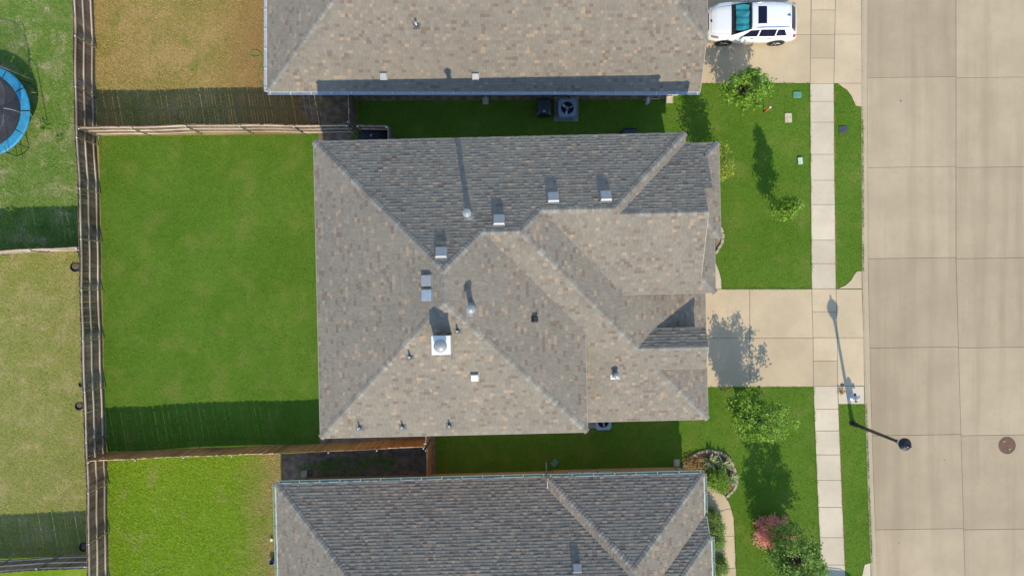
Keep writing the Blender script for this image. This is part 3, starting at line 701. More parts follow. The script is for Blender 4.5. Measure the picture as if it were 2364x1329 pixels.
fE4 = [cN2, (uE4, v6), h46, (uRk - .12, h46[1]), (uRk - .12, 4.05), (uRk2 - .1, 4.05), (uRk2 - .1, LX(mh, 'N2', 'E4', u=uRk2)[1]), LX(mh, 'N2', 'E4', u=uRk2)]
w6 = LX(mh, 'S6', 'E6', v=v6)
fS6 = [(uE4, v6), h46, LX(mh, 'S6', 'E6', u=uRk), w6]
fE6 = [w6, (uE6, v6), (uE6, s2v), hp6, LX(mh, 'S6', 'E6', u=uRk)]
if w6[0] > uE6: fE6[0] = (uE6, v6)
mh.build_roof([('N', fN), ('W', fW), ('S', fS), ('E1', fE1), ('S1', fS1), ('E2', fE2), ('NN', fNN), ('S2', fS2), ('E3', fE3), ('N2', fN2), ('E4', fE4), ('S6', fS6), ('E6', fE6)], seed=5)
def z3(h, pl, p): return (p[0], p[1], h.z(pl, *p))
mh.caps([(z3(mh, 'S2', (uRk, pG[1])), z3(mh, 'S2', pG), 'S2', 'N2'), (z3(mh, 'N', pE), z3(mh, 'N', pF), 'N', 'S2'), (z3(mh, 'N', pC), z3(mh, 'N', pD), 'N', 'S1'), (z3(mh, 'W', pB), z3(mh, 'W', pA), 'W', 'E1'),
         (z3(mh, 'N', (uW, vN)), z3(mh, 'N', pA), 'N', 'W'), (z3(mh, 'S', (uW, vS)), z3(mh, 'S', pB), 'S', 'W'), (z3(mh, 'S', (uE1, vS)), z3(mh, 'S', pB), 'S', 'E1'),
         (z3(mh, 'N', pC), z3(mh, 'N', pA), 'N', 'E1'), (z3(mh, 'N', pE), z3(mh, 'N', pD), 'N', 'E2'), (z3(mh, 'S1', pK), z3(mh, 'S1', pD), 'S1', 'E2'), (z3(mh, 'N', (e3u, vN)), z3(mh, 'N', pF), 'N', 'E3'),
         (z3(mh, 'S1', (uG, vG)), z3(mh, 'S1', q1), 'S1', 'E2'), (z3(mh, 'S1', (uR, pK[1])), z3(mh, 'S1', pK), 'S1', 'NN'),
         (z3(mh, 'N2', cN2), z3(mh, 'N2', LX(mh, 'N2', 'E4', u=uRk2)), 'N2', 'E4'), (z3(mh, 'S2', (uE6, s2v)), z3(mh, 'S2', hp6), 'S2', 'E6'), (z3(mh, 'E4', (uE4, v6)), z3(mh, 'E4', h46), 'E4', 'S6')], nmax=430, hw=0.15, ex=0.155)
zz = lambda pl, p: z3(mh, pl, p)
mh.fascia([(zz('N', (e3u, vN)), zz('N', (uW, vN))), (zz('W', (uW, vN)), zz('W', (uW, vS))), (zz('S', (uW, vS)), zz('S', (uE1, vS))), (zz('E1', (uE1, vS)), zz('E1', fE1[2])),
           (zz('S1', (2.72, vG)), zz('S1', (uG, vG))), (zz('E2', (uG, vG)), zz('E2', (uG, 0.02))), (zz('S2', fS2[-1]), zz('S2', (uE6, s2v))), (zz('E6', (uE6, s2v)), zz('E6', (uE6, v6))),
           (zz('E4', (uE4, v6)), zz('E4', cN2)), (zz('N2', cN2), zz('N2', (e3u, n2v))), (zz('NN', (uR, vNN)), zz('NN', fNN[1])), (zz('S1', q1), zz('S1', (uR, vSS))),
           (zz('S1', (uR, vSS)), zz('S1', (uR, pK[1]))), (zz('NN', (uR, pK[1])), zz('NN', (uR, vNN))), (zz('N2', (uRk, pG[1])), zz('N2', (uRk, 4.0))), (zz('N2', (uRk2, 4.0)), zz('N2', LX(mh, 'N2', 'E4', u=uRk2))), (zz('S2', hp6), zz('S2', (uRk, pG[1])))])
mh.wall([(-8.0, -5.86), (2.7, -5.86), (2.7, 6.09), (-8.0, 6.09)], -0.05, 5.45, 'brick_main')
mh.wall([(2.71, 0.05), (8.35, 0.05), (8.35, 5.62), (7.2, 5.62), (7.2, 6.09), (2.71, 6.09)], -0.05, 5.40, 'brick_main')
mh.wall([(2.72, -5.88), (8.6, -5.88), (8.6, 0.04), (2.72, 0.04)], -0.05, 3.3, 'brick_main')
def gable(h, pts, u0, u1, mat='siding', name="gable"):
    n = len(pts); vs = [(u0, v, z) for v, z in pts] + [(u1, v, z) for v, z in pts]
    return MB().add(vs, [tuple(range(n)), tuple(range(2 * n - 1, n - 1, -1))] + [(i, n + i, n + (i + 1) % n, (i + 1) % n) for i in range(n)]).build(name, M[mat], h.root, h.loc)
gable(mh, [(0.5, 5.4), (5.0, 5.4), (4.6, 6.02), (pG[1], mh.z('N2', 0, pG[1]) - 0.15), (0.6, 5.68)], 7.85, 7.98)
gable(mh, [(-3.55, 3.35), (-2.1, 3.35), (-2.1, 4.45), (pK[1], mh.z('NN', 0, pK[1]) - 0.15), (-3.55, 4.47)], 8.2, 8.35)

# ---------- the house to the north
nh = House("brick_house", "pale brick house along the top edge with a white gutter, beside the white car", 0.0, (-1.3, 14.0), T)
nz = 2.5; nW = (617 - 1182) / F * (H - nz); nS = (664.5 - 211) / F * (H - nz); nE = (1616.5 - 1182) / F * (H - nz); nzr = nz + 0.98
nh.planes = dict(S=(0, T, nz - T * nS), W=(T, 0, nz - T * nW), E=(-T, 0, nzr + T * (nE + 0.06)), N=(0, -T, nz + T * (nS + 12.6)))
eS = LX(nh, 'S', 'E', u=nE + 0.06); rv = nS + 6.3
hW = LX(nh, 'S', 'W', v=rv); hE = LX(nh, 'S', 'E', v=rv)
nfS = [(nW, nS), (nE, nS), (nE, eS[1]), (eS[0], eS[1]), hE, hW]; nfW = [(nW, nS), hW, (nW, nS + 12.6)]; nfE = [eS, (nE + .06, nS + 10.6), hE]; nfN = [(nW, nS + 12.6), hW, hE, (nE + 0.06, nS + 10.6), (nE + .06, nS + 12.6)]
nh.build_roof([('S', nfS), ('W', nfW), ('E', nfE)], [('N', nfN)], seed=8)
nh.caps([(z3(nh, 'S', (nW, nS)), z3(nh, 'S', hW), 'S', 'W'), (z3(nh, 'S', eS), z3(nh, 'S', hE), 'S', 'E'), (z3(nh, 'S', hE), z3(nh, 'S', hW), 'S', 'N')], seed=4, nmax=230)
nh.fascia([(z3(nh, 'S', (nW, nS)), z3(nh, 'S', (nE, nS))), (z3(nh, 'W', (nW, nS + 12.6)), z3(nh, 'W', (nW, nS))), (z3(nh, 'S', (nE, nS)), z3(nh, 'S', (nE, eS[1]))), (z3(nh, 'E', eS), z3(nh, 'E', (nE + .06, nS + 10.6)))], mat='trim')
nh.gutter((nW, nS, nz), (nE, nS, nz), (0, -1), 'gutter_w'); nh.gutter((nW, nS + 12.4, nz), (nW, nS, nz), (-1, 0), 'gutter_w')
nwv = nS + 0.50
nh.wall([(nW + .45, nwv), (nE - .45, nwv), (nE - .45, nS + 12.1), (nW + .45, nS + 12.1)], -0.05, nz + 0.05, 'brick_cream')
nh.wall([(nE - 3.0, eS[1] + .4), (nE - .35, eS[1] + .4), (nE - .35, nS + 10), (nE - 3, nS + 10)], nz + 0.05, nzr + 0.05, 'brick_cream')
for px in (1196, 1231): nh.window((px - 1182) / 45.0, nwv, 0.8, 0.75, 2.1, -1)
nh.window((690 - 1182) / 45.0, nwv, 1.5, 0.6, 2.0, -1)
for px in (1121, 1548): nh.downspout((px - 1182) / F * (H - 1.0), nwv, nz, (0, -1))

# ---------- the house to the south
TH3 = math.radians(1.5)
sh = House("brick_house", "tan brick house along the bottom edge with green gutters, by the yucca bed", TH3, (-1.0, -14.5), T)
c3, s3 = math.cos(TH3), math.sin(TH3)
def loc3(px, py, z):
    p = P(px, py, z); return (c3 * p.x + s3 * p.y, -s3 * p.x + c3 * p.y)
sz, sz2 = 2.6, 2.85
sW = loc3(637, 1118, sz)[0]; sN = (loc3(637, 1118, sz)[1] + loc3(1262, 1099, sz)[1]) / 2
bW = loc3(1264, 1103, sz2)[0]; bE = loc3(1624, 1094, sz2)[0]; bN = (loc3(1264, 1101, sz2)[1] + loc3(1624, 1093, sz2)[1]) / 2
cN, cEu = loc3(1630, 1191, sz2)[1], loc3(1643, 1245, 3.35)[0]
sh.planes = dict(N=(0, -T, sz + T * sN), W=(T, 0, sz - T * sW), N2=(0, -T, sz2 + T * bN), W2=(T, 0, sz2 - T * bW), E2=(-T, 0, sz2 + T * bE), N3=(0, -T, sz2 + T * cN), S=(0, T, sz - T * (sN - 12.6)))
n3top = LX(sh, 'E2', 'N3', v=cN)
vRk = loc3(1638, 1240, 3.35)[1]; uRk3 = (loc3(1631, 1192, sz2)[0] + cEu) / 2 - 0.03
zE3 = sh.z('N3', 0, vRk); sh.planes['E3'] = (-T, 0, zE3 + T * cEu)
rv3 = sN - 6.3; hW3 = LX(sh, 'N', 'W', v=rv3); pk = X(sh, 'N2', 'W2', 'E2'); rz = sh.z('N2', *pk)
vv0 = LX(sh, 'N', 'W2', u=bW); zR = sh.z('N', 0, rv3)
vend = -22.0
def vE2(v): return LX(sh, 'E2', 'N3', v=v)
vvr = LX(sh, 'N', 'W2', u=pk[0])
h3 = LX(sh, 'N3', 'E3', v=vRk); pk3 = LX(sh, 'N3', 'E3', u=pk[0] + 0.0) if False else None
# front-right bay: N3 rises south from its eave; E3 skirts it on the east
p3e = LX(sh, 'E2', 'N3', u=pk[0]); k3 = X(sh, 'E2', 'N3', 'E3') if False else None
h3b = LX(sh, 'N3', 'E3', v=vRk - 3.4); e2b = LX(sh, 'E2', 'N3', v=vRk - 3.4)
sfN = [(sW, sN), (bW + 0.02, sN), (bW + 0.02, vv0[1]), vvr if vvr[1] > rv3 else LX(sh, 'N', 'W2', v=rv3), (LX(sh, 'N', 'W2', v=rv3)[0], rv3), hW3]
sfN = [(sW, sN), (bW + .3, sN), (bW + .3, LX(sh, 'N', 'W2', u=bW + .3)[1]), LX(sh, 'N', 'W2', v=rv3), hW3]
sfW = [(sW, sN), hW3, (sW, sN - 12.6)]
sfN2 = [(bW, bN), pk, (bE, bN)]
sfW2 = [(bW, bN), (bW, LX(sh, 'N', 'W2', u=bW)[1]), LX(sh, 'N', 'W2', v=rv3), (pk[0], rv3), pk]
sfE2 = [(bE, bN), pk, (pk[0], -20.5), (e2b[0], e2b[1]) if False else LX(sh, 'E2', 'N3', v=-17.0), n3top if n3top[0] < bE else (bE, cN), (bE, cN)]
sfE2 = [(bE, bN), pk, (pk[0], rv3 - 2.5), LX(sh, 'E2', 'N3', v=vRk - 3.4), LX(sh, 'E2', 'N3', u=bE), ]
sfN3 = [LX(sh, 'E2', 'N3', u=bE), LX(sh, 'E2', 'N3', v=vRk - 3.4), h3b, h3, (uRk3, vRk), (uRk3, cN)]
if LX(sh, 'E2', 'N3', u=bE)[1] < cN - 0.01: sfN3.append((bE, cN))
sfE3 = [h3, h3b, (cEu, vRk - 9.0), (cEu, vRk)]
sh.planes['E0'] = (-T, 0, sh.z('E2', *pk) + T * pk[0]); uE0 = LX(sh, 'N', 'E0', v=rv3)[0]
sfN = [(sW, sN), (bW + .3, sN), (bW + .3, LX(sh, 'N', 'W2', u=bW + .3)[1]), vvr, (uE0, rv3), hW3]
sfE0 = [vvr, (uE0, rv3), (pk[0], 2 * rv3 - vvr[1])]
sfW2 = [(bW, bN), (bW, LX(sh, 'N', 'W2', u=bW)[1]), vvr, pk]
sfS = [(sW, sN - 12.6), hW3, (uE0, rv3), (pk[0], 2 * rv3 - vvr[1]), (pk[0], sN - 12.6)]
sh.build_roof([('N', sfN), ('W', sfW), ('N2', sfN2), ('W2', sfW2), ('E2', sfE2), ('N3', sfN3), ('E3', sfE3)], [('S', sfS), ('E0', sfE0)], seed=13)
sh.caps([(z3(sh, 'N2', (bW, bN)), z3(sh, 'N2', pk), 'N2', 'W2'), (z3(sh, 'N2', (bE, bN)), z3(sh, 'N2', pk), 'N2', 'E2'), (z3(sh, 'N', (sW, sN)), z3(sh, 'N', hW3), 'N', 'W'), (z3(sh, 'N3', h3), z3(sh, 'N3', h3b), 'N3', 'E3'),
         (z3(sh, 'E2', vvr), z3(sh, 'E2', pk), 'E2', 'W2')], seed=6, nmax=250)
sh.fascia([(z3(sh, 'N', (bW, sN)), z3(sh, 'N', (sW, sN))), (z3(sh, 'W', (sW, sN)), z3(sh, 'W', (sW, sN - 12.6))), (z3(sh, 'N2', (bE, bN)), z3(sh, 'N2', (bW, bN))), (z3(sh, 'W2', (bW, bN)), z3(sh, 'W2', sfW2[1])),
           (z3(sh, 'E2', LX(sh, 'E2', 'N3', u=bE)), z3(sh, 'E2', (bE, bN))), (z3(sh, 'N3', (uRk3, vRk)), z3(sh, 'N3', (uRk3, cN))), (z3(sh, 'E3', (cEu, vRk - 9)), z3(sh, 'E3', (cEu, vRk)))], mat='white')
sh.gutter((sW, sN, sz), (bW - .02, sN, sz), (0, 1), 'gutter_g'); sh.gutter((sW, sN, sz), (sW, sN - 12.3, sz), (-1, 0), 'gutter_g')
sh.gutter((bW, bN, sz2), (bE, bN, sz2), (0, 1), 'gutter_g'); sh.gutter((bE, bN, sz2), (bE, cN + .1, sz2), (1, 0), 'gutter_g'); sh.gutter((cEu, vRk, zE3), (cEu, vRk - 8.5, zE3), (1, 0), 'gutter_g')
swv = sN - 0.42
sh.wall([(sW + .42, swv), (bW + 0.4, swv), (bW + .4, sN - 12.2), (sW + .42, sN - 12.2)], -0.05, sz + 0.05, 'brick_tan')
sh.wall([(bW + .41, bN - .42), (bE - .42, bN - .42), (bE - .42, cN - 8), (bW + .41, cN - 8)], -0.05, sz2 + 0.05, 'brick_tan')
for px in (1327, 1362, 1397): sh.window(loc3(px, 1089, 0.9)[0], bN - .42, 0.62, 0.72, 2.2, 1)
for px, py in ((703, 1110), (1262, 1085), (1563, 1085)): sh.downspout(loc3(px, py, 0.5)[0], swv if px < 1200 else bN - .42, sz, (0, 1), 'gutter_g')
#@@FENCES
# ------------------------------------------------------------------ fences
def picket_mesh(mat, h, w):
    t = 0.017; c = 0.03
    prof = [(-w / 2, 0), (w / 2, 0), (w / 2, h - c), (w / 2 - c, h), (-w / 2 + c, h), (-w / 2, h - c)]
    n = len(prof); vs = [(x, 0, z) for x, z in prof] + [(x, t, z) for x, z in prof]
    fs = [tuple(range(n)), tuple(range(2 * n - 1, n - 1, -1))] + [(i, n + i, n + (i + 1) % n, (i + 1) % n) for i in range(n)]
    return MB().add(vs, fs).mesh("picket", mat)
PK = {}
def fence(label, p0, p1, side, mat='wood', posts=None, post_phase=0.0, wob=0.03, hgt=1.76, name="wood_fence", rails=(0.28, 0.95, 1.60), gapf=1.0, phase=0.0):
    """pickets along p0->p1; side=+1: rails and posts stand to the left of the direction"""
    p0, p1 = Vector((*p0, 0)), Vector((*p1, 0)); d = p1 - p0; L = d.length; d.normalize(); nrm = Vector((-d.y, d.x, 0)) * side; ang = math.atan2(d.y, d.x)
    root = thing(name, label, "fence", p0, ang)
    if mat not in PK: PK[mat] = [picket_mesh(M[mat], hgt + dh, w) for dh in (-0.012, 0.0, 0.012) for w in (0.136, 0.139)]
    wv = lambda s: wob * math.sin(s * 0.55 + phase) + 0.5 * wob * math.sin(s * 1.7 + 2 * phase); lift = lambda s: 0.02 * math.sin(s * 0.8 + 1 + phase)
    s = 0.07
    while s < L - 0.05:
        o = bpy.data.objects.new("picket", rnd.choice(PK[mat])); COL.objects.link(o); o.parent = root
        o.location = (s, wv(s) * side + (0 if side > 0 else 0) - (0.017 if side > 0 else 0), 0.03 + lift(s)); o.rotation_euler = (rnd.gauss(0, 0.006), rnd.gauss(0, 0.005), rnd.gauss(0, 0.02))
        g = rnd.random(); s += 0.1405 + (0.003 if g < 0.6 else 0.007 if g < 0.9 else 0.014) * gapf
    bays = max(1, round(L / 2.44)); bl = L / bays
    for z in rails:
        for b in range(bays):
            a0, a1 = b * bl, (b + 1) * bl; ns = 4; mb = MB(); vs = []
            for i in range(ns + 1):
                q = a0 + 0.01 + (a1 - a0 - 0.02) * i / ns; y = wv(q) * side
                lo, hi = (y + 0.004, y + 0.040) if side > 0 else (y - 0.040, y - 0.004)
                zz = z + lift(q) + rnd.uniform(-.004, .004)
                vs += [(q, lo, zz), (q, hi, zz), (q, hi, zz + 0.078), (q, lo, zz + 0.078)]
            fs = [(i * 4 + j, (i + 1) * 4 + j, (i + 1) * 4 + (j + 1) % 4, i * 4 + (j + 1) % 4) for i in range(ns) for j in range(4)] + [(0, 1, 2, 3), (ns * 4 + 3, ns * 4 + 2, ns * 4 + 1, ns * 4)]
            mb.add(vs, fs).build("rail", M['rail'], root)
    pm = MB().lathe([(0.031, -0.05), (0.031, hgt - 0.02), (0.036, hgt - 0.02), (0.036, hgt + 0.01), (0.02, hgt + 0.035)], 8).mesh("post", M['galv_dull'], True)
    ps = posts if posts is not None else [i * bl for i in range(bays + 1)]
    for q in ps:
        q = min(max(q, 0.08), L - 0.08); o = bpy.data.objects.new("post", pm); link(o, root, (q, (wv(q) + 0.078) * side, 0))
    return root
ytop, ybot = 17.2, -17.4
fence("long dark wood fence running top to bottom at the left", (fx(ytop), ytop), (fx(ybot), ybot), 1, wob=0.03, gapf=0.5)
fence("wood fence along the top of the big green back lawn, below the dry yard", (fx(7.88) + .08, 7.86), (-7.98, 7.97), -1, wob=0.03, phase=1.0)
fence("reddish wood fence along the bottom of the big green back lawn", (fx(-8.4) + .08, -8.41), (-4.24, -7.74), -1, mat='wood_red', wob=0.02, phase=2.0, gapf=0.4)
fence("short dark wood fence joining the top house to the back lawn fence", (-7.97, 9.62), (-7.93, 8.0), -1, wob=0.0, gapf=0.6)
fence("short wood fence in front of the covered grill beside the top side lawn", (-7.6, 7.93), (-6.06, 7.90), -1, wob=0.0, gapf=0.5)
fence("narrow wood gate fence between the covered grill and the green side lawn", (-6.03, 7.88), (-6.00, 6.25), -1, wob=0.0, gapf=0.5)
fence("short stained fence from the centre house to the reddish fence corner", (-4.22, -5.98), (-4.18, -7.66), -1, mat='wood_red', wob=0.0, gapf=0.5)
fence("stained fence from the reddish fence corner down to the bottom house", (-4.13, -7.84), (-4.12, -9.45), -1, mat='wood_red', wob=0.0, gapf=0.5)
fence("wood fence between the two left neighbour yards, below the trampoline lawn", (-30.5, 1.50), (fx(2.0) - .06, 2.02), -1, wob=0.02, phase=3.0, gapf=0.45)
fence("wood fence across the bottom left corner, posts leaning toward the lawn above", (-30.5, -14.15), (fx(-13.6) - .06, -13.63), 1, wob=0.02, phase=4.0, gapf=0.5)

# ------------------------------------------------------------------ things on the roofs
def ray_plane(h, pl, px, py): u, v, z = h.on(pl, px, py); return h.world(u, v, z), h.planes[pl]
def tilt_of(h, pl):
    A, B, C = h.planes[pl]; nn = Vector((h.c * -A - h.s * -B, h.s * -A + h.c * -B, 1)).normalized(); return nn
def slope_frame(h, pl):
    nn = tilt_of(h, pl); A, B, C = h.planes[pl]; g = Vector((h.c * A - h.s * B, h.s * A + h.c * B, A * A + B * B)).normalized(); e = g.cross(nn).normalized(); return e, g, nn
def on_slope(name, label, cat, h, pl, px, py, group=None):
    """Empty on the roof with local axes: x along the eave, y up the slope, z normal"""
    p, _ = ray_plane(h, pl, px, py); e, g, nn = slope_frame(h, pl)
    r = thing(name, label, cat, group=group); r.matrix_world = Matrix(((e.x, g.x, nn.x, p.x), (e.y, g.y, nn.y, p.y), (e.z, g.z, nn.z, p.z), (0, 0, 0, 1))); return r
def box_vent(label, h, pl, px, py, size=0.5, mat='alu', hh=0.16):
    r = on_slope("roof_vent", label, "roof vent", h, pl, px, py)
    MB().box(-size * .54, size * .54, -size * .54, size * .60, 0.012, 0.026).build("flange", M[mat], r)
    MB().box(-size * .38, size * .38, -size * .3, size * .38, 0.026, hh * .6).build("throat", M['black'], r)
    mb = MB(); a, b = size * .5, size * .44; z0, z1 = hh * .45, hh
    vs = [(-a, -a, z0), (a, -a, z0), (a, a, z0 * .5), (-a, a, z0 * .5), (-a, -a, z1 * .8), (a, -a, z1 * .8), (a, a, z1 * .75), (-a, a, z1 * .75), (-b, -b, z1), (b, -b, z1), (b * .96, b, z1 * .97), (-b * .96, b, z1 * .97)]
    fs = [(0, 1, 5, 4), (1, 2, 6, 5), (2, 3, 7, 6), (3, 0, 4, 7), (4, 5, 9, 8), (5, 6, 10, 9), (6, 7, 11, 10), (7, 4, 8, 11), (8, 9, 10, 11)]
    mb.add(vs, fs).build("hood", M[mat], r); return r
G1 = "box vents on the centre roof"
for px, py, lb in ((1019, 586, "grey box vent nearest the pointed peak of the dark north slope"), (1152, 511, "grey box vent right of the tall flue on the dark north slope"),
                   (1277, 459, "dull box vent, third along the dark north slope, left of the rightmost one"), (1398, 456, "pale box vent farthest right on the dark north slope")):
    box_vent(lb, mh, 'N', px, py, 0.46, hh=0.2)["group"] = G1
box_vent("pale box vent below the peak, upper of the two side by side", mh, 'W', 987, 647, 0.44)["group"] = G1
box_vent("dull box vent below the peak, lower of the two side by side", mh, 'W', 988, 681, 0.44, mat='galv')["group"] = G1
box_vent("small pale box vent alone on the lower south slope, right of the chimney", mh, 'S', 1096, 868, 0.34)["group"] = G1
box_vent("small black box vent on the east slope, right of the silver flue", mh, 'E1', 1233, 736, 0.24, 'black')["group"] = G1
box_vent("white box vent left of the other one in the top roof's shaded strip", nh, 'S', 886, 176, 0.34, hh=0.14)
box_vent("white box vent right of the other one in the top roof's shaded strip", nh, 'S', 1098, 177, 0.34, hh=0.14)
box_vent("grey box vent on the bottom house roof near the photo's bottom edge", sh, 'N', 1332, 1311, 0.38, hh=0.2)
def upright(name, label, cat, h, pl, px, py, group=None):
    p, _ = ray_plane(h, pl, px, py); return thing(name, label, cat, p, group=group)
def flue(label, h, pl, px, py, ht, r=0.11, plate=(0, 0), cap=0.17, ps=(0.26, 0.28)):
    root = upright("flue_pipe", label, "flue", h, pl, px, py)
    MB().lathe([(r * 1.9, -0.12), (r * 1.15, 0.22), (r * 1.02, 0.24)], 16).build("storm_collar", M['galv'], root, smooth=False)
    MB().lathe([(r, 0.0), (r, ht - 0.14)], 16).build("pipe", M['galv'], root, smooth=True)
    MB().lathe([(r * .9, ht - 0.14), (cap * .8, ht - 0.14), (cap, ht - 0.10), (cap, ht - 0.02), (cap * .72, ht + 0.02), (cap * .66, ht + 0.02), (cap * .2, ht + 0.05)], 18).build("cap", M['alu'], root)
    e, g, nn = slope_frame(h, pl); rot = Matrix(((e.x, g.x, nn.x), (e.y, g.y, nn.y), (e.z, g.z, nn.z)))
    o = MB().box(-ps[0] + plate[0], ps[0] + plate[0], -ps[1] + plate[1], ps[1] + plate[1], 0.014, 0.024).build("flashing", M['alu'], root); o.rotation_euler = rot.to_euler(); return root
flue("tall silver flue on the dark north slope throwing a long shadow", mh, 'N', 1083, 500, 1.45, ps=(0.2, 0.2))
flue("silver flue with a pale flashing plate on the east slope near the chimney", mh, 'E1', 1089, 712, 0.85, plate=(-0.05, 0.1), ps=(0.28, 0.13))
flue("short silver flue on the front south slope above the garage", mh, 'S1', 1420, 864, 0.45, 0.10, cap=0.15, plate=(0, -0.12), ps=(0.2, 0.12))
def pipe_vent(label, h, pl, px, py, ht=0.38):
    root = upright("vent_pipe", label, "vent pipe", h, pl, px, py)
    MB().lathe([(0.115, -0.07), (0.055, 0.12), (0.05, 0.13)], 12).build("boot", M['flash'], root)
    MB().lathe([(0.04, 0), (0.04, ht), (0.026, ht), (0.026, ht - 0.08)], 12).build("pipe", M['pvc'], root)
    e, g, nn = slope_frame(h, pl); o = MB().box(-0.17, 0.17, -0.16, 0.14, 0.014, 0.022).build("flashing", M['flash'], root); o.rotation_euler = Matrix(((e.x, g.x, nn.x), (e.y, g.y, nn.y), (e.z, g.z, nn.z))).to_euler()
for pl, px, py, lb in (('S', 1057, 764, "small vent pipe just right of the chimney's shadow"), ('S', 947, 823, "small vent pipe left of and below the chimney"), ('S', 831, 986, "leftmost of three small vent pipes along the south eave"),
                       ('S', 930, 984, "middle of three small vent pipes along the south eave"), ('S', 1038, 981, "rightmost of three small vent pipes along the south eave")):
    pipe_vent(lb, mh, pl, px, py)
pipe_vent("small vent pipe high on the top house's roof near the photo's top edge", nh, 'S', 962, 60)
# chimney
ct = 8.8; cc = P(1018, 797, ct); base_z = 6.5
ch = thing("chimney", "square sided chimney with a white metal top and round silver cap on the centre roof", "chimney", (cc.x, cc.y, base_z - 0.4), mh.th)
w = 0.325
MB().box(-w, w, -w, w, 0, ct - base_z + 0.4 - 0.06).build("chase", M['siding'], ch)
zt = ct - base_z + 0.4
MB().box(-w - .04, w + .04, -w - .04, w + .04, zt - 0.06, zt - 0.01).add([(-w - .04, -w - .04, zt - .01), (w + .04, -w - .04, zt - .01), (w + .04, w + .04, zt - .01), (-w - .04, w + .04, zt - .01), (0, 0, zt + .03)], [(0, 1, 4), (1, 2, 4), (2, 3, 4), (3, 0, 4)]).build("chase_cover", M['white'], ch)
MB().lathe([(0.15, zt), (0.15, zt + 0.22)], 16).build("flue", M['galv'], ch, smooth=True)
MB().lathe([(0.25, zt + 0.20), (0.25, zt + 0.26), (0.20, zt + 0.32), (0.10, zt + 0.37), (0.01, zt + 0.385)], 24).build("rain_cap", M['alu'], ch, smooth=True)
# small cricket behind nothing; lead step flashing at the foot
MB().box(-w - .02, w + .02, -w - .02, w + .02, 0, 0.30).build("flashing", M['flash'], ch)

# ------------------------------------------------------------------ trees, shrubs, plants
def leaf_arrays(centers, n_each, spread, L, up=0.5, aspect=0.5, seed=0):
    rs = np.random.RandomState(seed); C = np.repeat(np.asarray(centers), n_each, axis=0); n = len(C)
    pos = C + rs.normal(0, 1, (n, 3)) * np.array([spread, spread, spread * 0.8])
    d = rs.normal(0, 1, (n, 3)); d[:, 2] = d[:, 2] * 0.5 - 0.15; d /= np.linalg.norm(d, axis=1)[:, None]
    nn = rs.normal(0, 1, (n, 3)); nn[:, 2] = np.abs(nn[:, 2]) + up; s = np.cross(nn, d); s /= np.linalg.norm(s, axis=1)[:, None] + 1e-9
    ln = L * rs.uniform(0.65, 1.25, n)[:, None]; w = ln * aspect
    lift = np.cross(d, s) * ln * 0.06
    v = np.stack([pos, pos + d * ln * .45 + s * w * .5 + lift, pos + d * ln, pos + d * ln * .45 - s * w * .5 + lift], axis=1).reshape(-1, 3)
    return v
def leaf_object(name, v, mat, parent):
    n = len(v) // 4; o = bpy.data.objects.new(name, np_mesh(name, v, np.arange(4 * n), np.arange(n) * 4, np.full(n, 4), mat)); return link(o, parent)
def tree(name, label, xy, zc, rx, rz, trunk_r, mat, n_tips=90, leaves=55, L=0.11, seed=1, shape='round', zb=None, spread=0.14, cat="tree", group=None):
    rs = np.random.RandomState(seed); r2 = random.Random(seed); root = thing(name, label, cat, (xy[0], xy[1], 0), group=group)
    zb = zb if zb is not None else zc - rz; top = zc + rz
    tr = MB(); pts = [(0, 0, -0.05)]
    nseg = 5; lean = (r2.uniform(-.08, .08), r2.uniform(-.08, .08))
    for i in range(1, nseg + 1): q = i / nseg; pts.append((lean[0] * q + r2.uniform(-.02, .02), lean[1] * q + r2.uniform(-.02, .02), q * (top - 0.35 * rz)))
    tr.tube(pts, trunk_r, 8, trunk_r * 0.25); tr.build("trunk", M['bark'], root, smooth=True)
    lob = [(r2.uniform(0, 6.28), r2.uniform(0.6, 1.38)) for _ in range(7)]
    tips = []; limbs = MB()
    while len(tips) < n_tips:
        if shape == 'cone':
            q = rs.uniform(0, 1) ** 0.9; z = zb + q * (top - zb); rr = rx * (0.35 + 0.65 * math.sin(math.pi * min(1, q * 1.4 + 0.12)) if q < 0.5 else (1 - q) * 2 * 0.95 + 0.08)
            a = rs.uniform(0, 6.283); rad = rr * math.sqrt(rs.uniform(0.1, 1)); t = np.array([rad * math.cos(a), rad * math.sin(a), z])
        else:
            d = rs.normal(0, 1, 3); d /= np.linalg.norm(d); a = math.atan2(d[1], d[0]); k = 1.0
            for la, ls in lob:
                k *= 1 + (ls - 1) * max(0, math.cos(a - la)) ** 4
            rad = rs.uniform(0.30, 1.0) ** 0.5 * k
            t = np.array([d[0] * rx * rad, d[1] * rx * rad, zc + d[2] * rz * min(rad, 1.08)])
            if t[2] < zb: continue
        tips.append(t)
        b0 = np.array([lean[0] * 0.4, lean[1] * .4, max(0.25, min(t[2] * 0.72, top * .7))]); mid = (b0 + t) / 2 + np.array([0, 0, 0.10 * rz]) + rs.normal(0, .04, 3)
        limbs.tube([b0, mid, t], trunk_r * 0.28, 5, 0.006)
    limbs.build("limbs", M['bark'], root, smooth=True)
    v = leaf_arrays(tips, leaves, spread, L, seed=seed); ext = [t + (t - np.array([0, 0, zc])) * rs.uniform(0.08, 0.25) for t in tips if rs.uniform() < 0.45]
    if ext: v = np.concatenate([v, leaf_arrays(ext, max(6, leaves // 5), spread * 0.7, L, seed=seed + 50)])
    leaf_object("crown", v, mat, root); return root
tree("young_oak", "young green tree at the lawn corner beside the white car's driveway", (11.45, 9.72), 1.75, 1.08, 1.25, 0.06, M['leaf'], 85, 36, 0.16, 3, zb=0.55, spread=0.10)
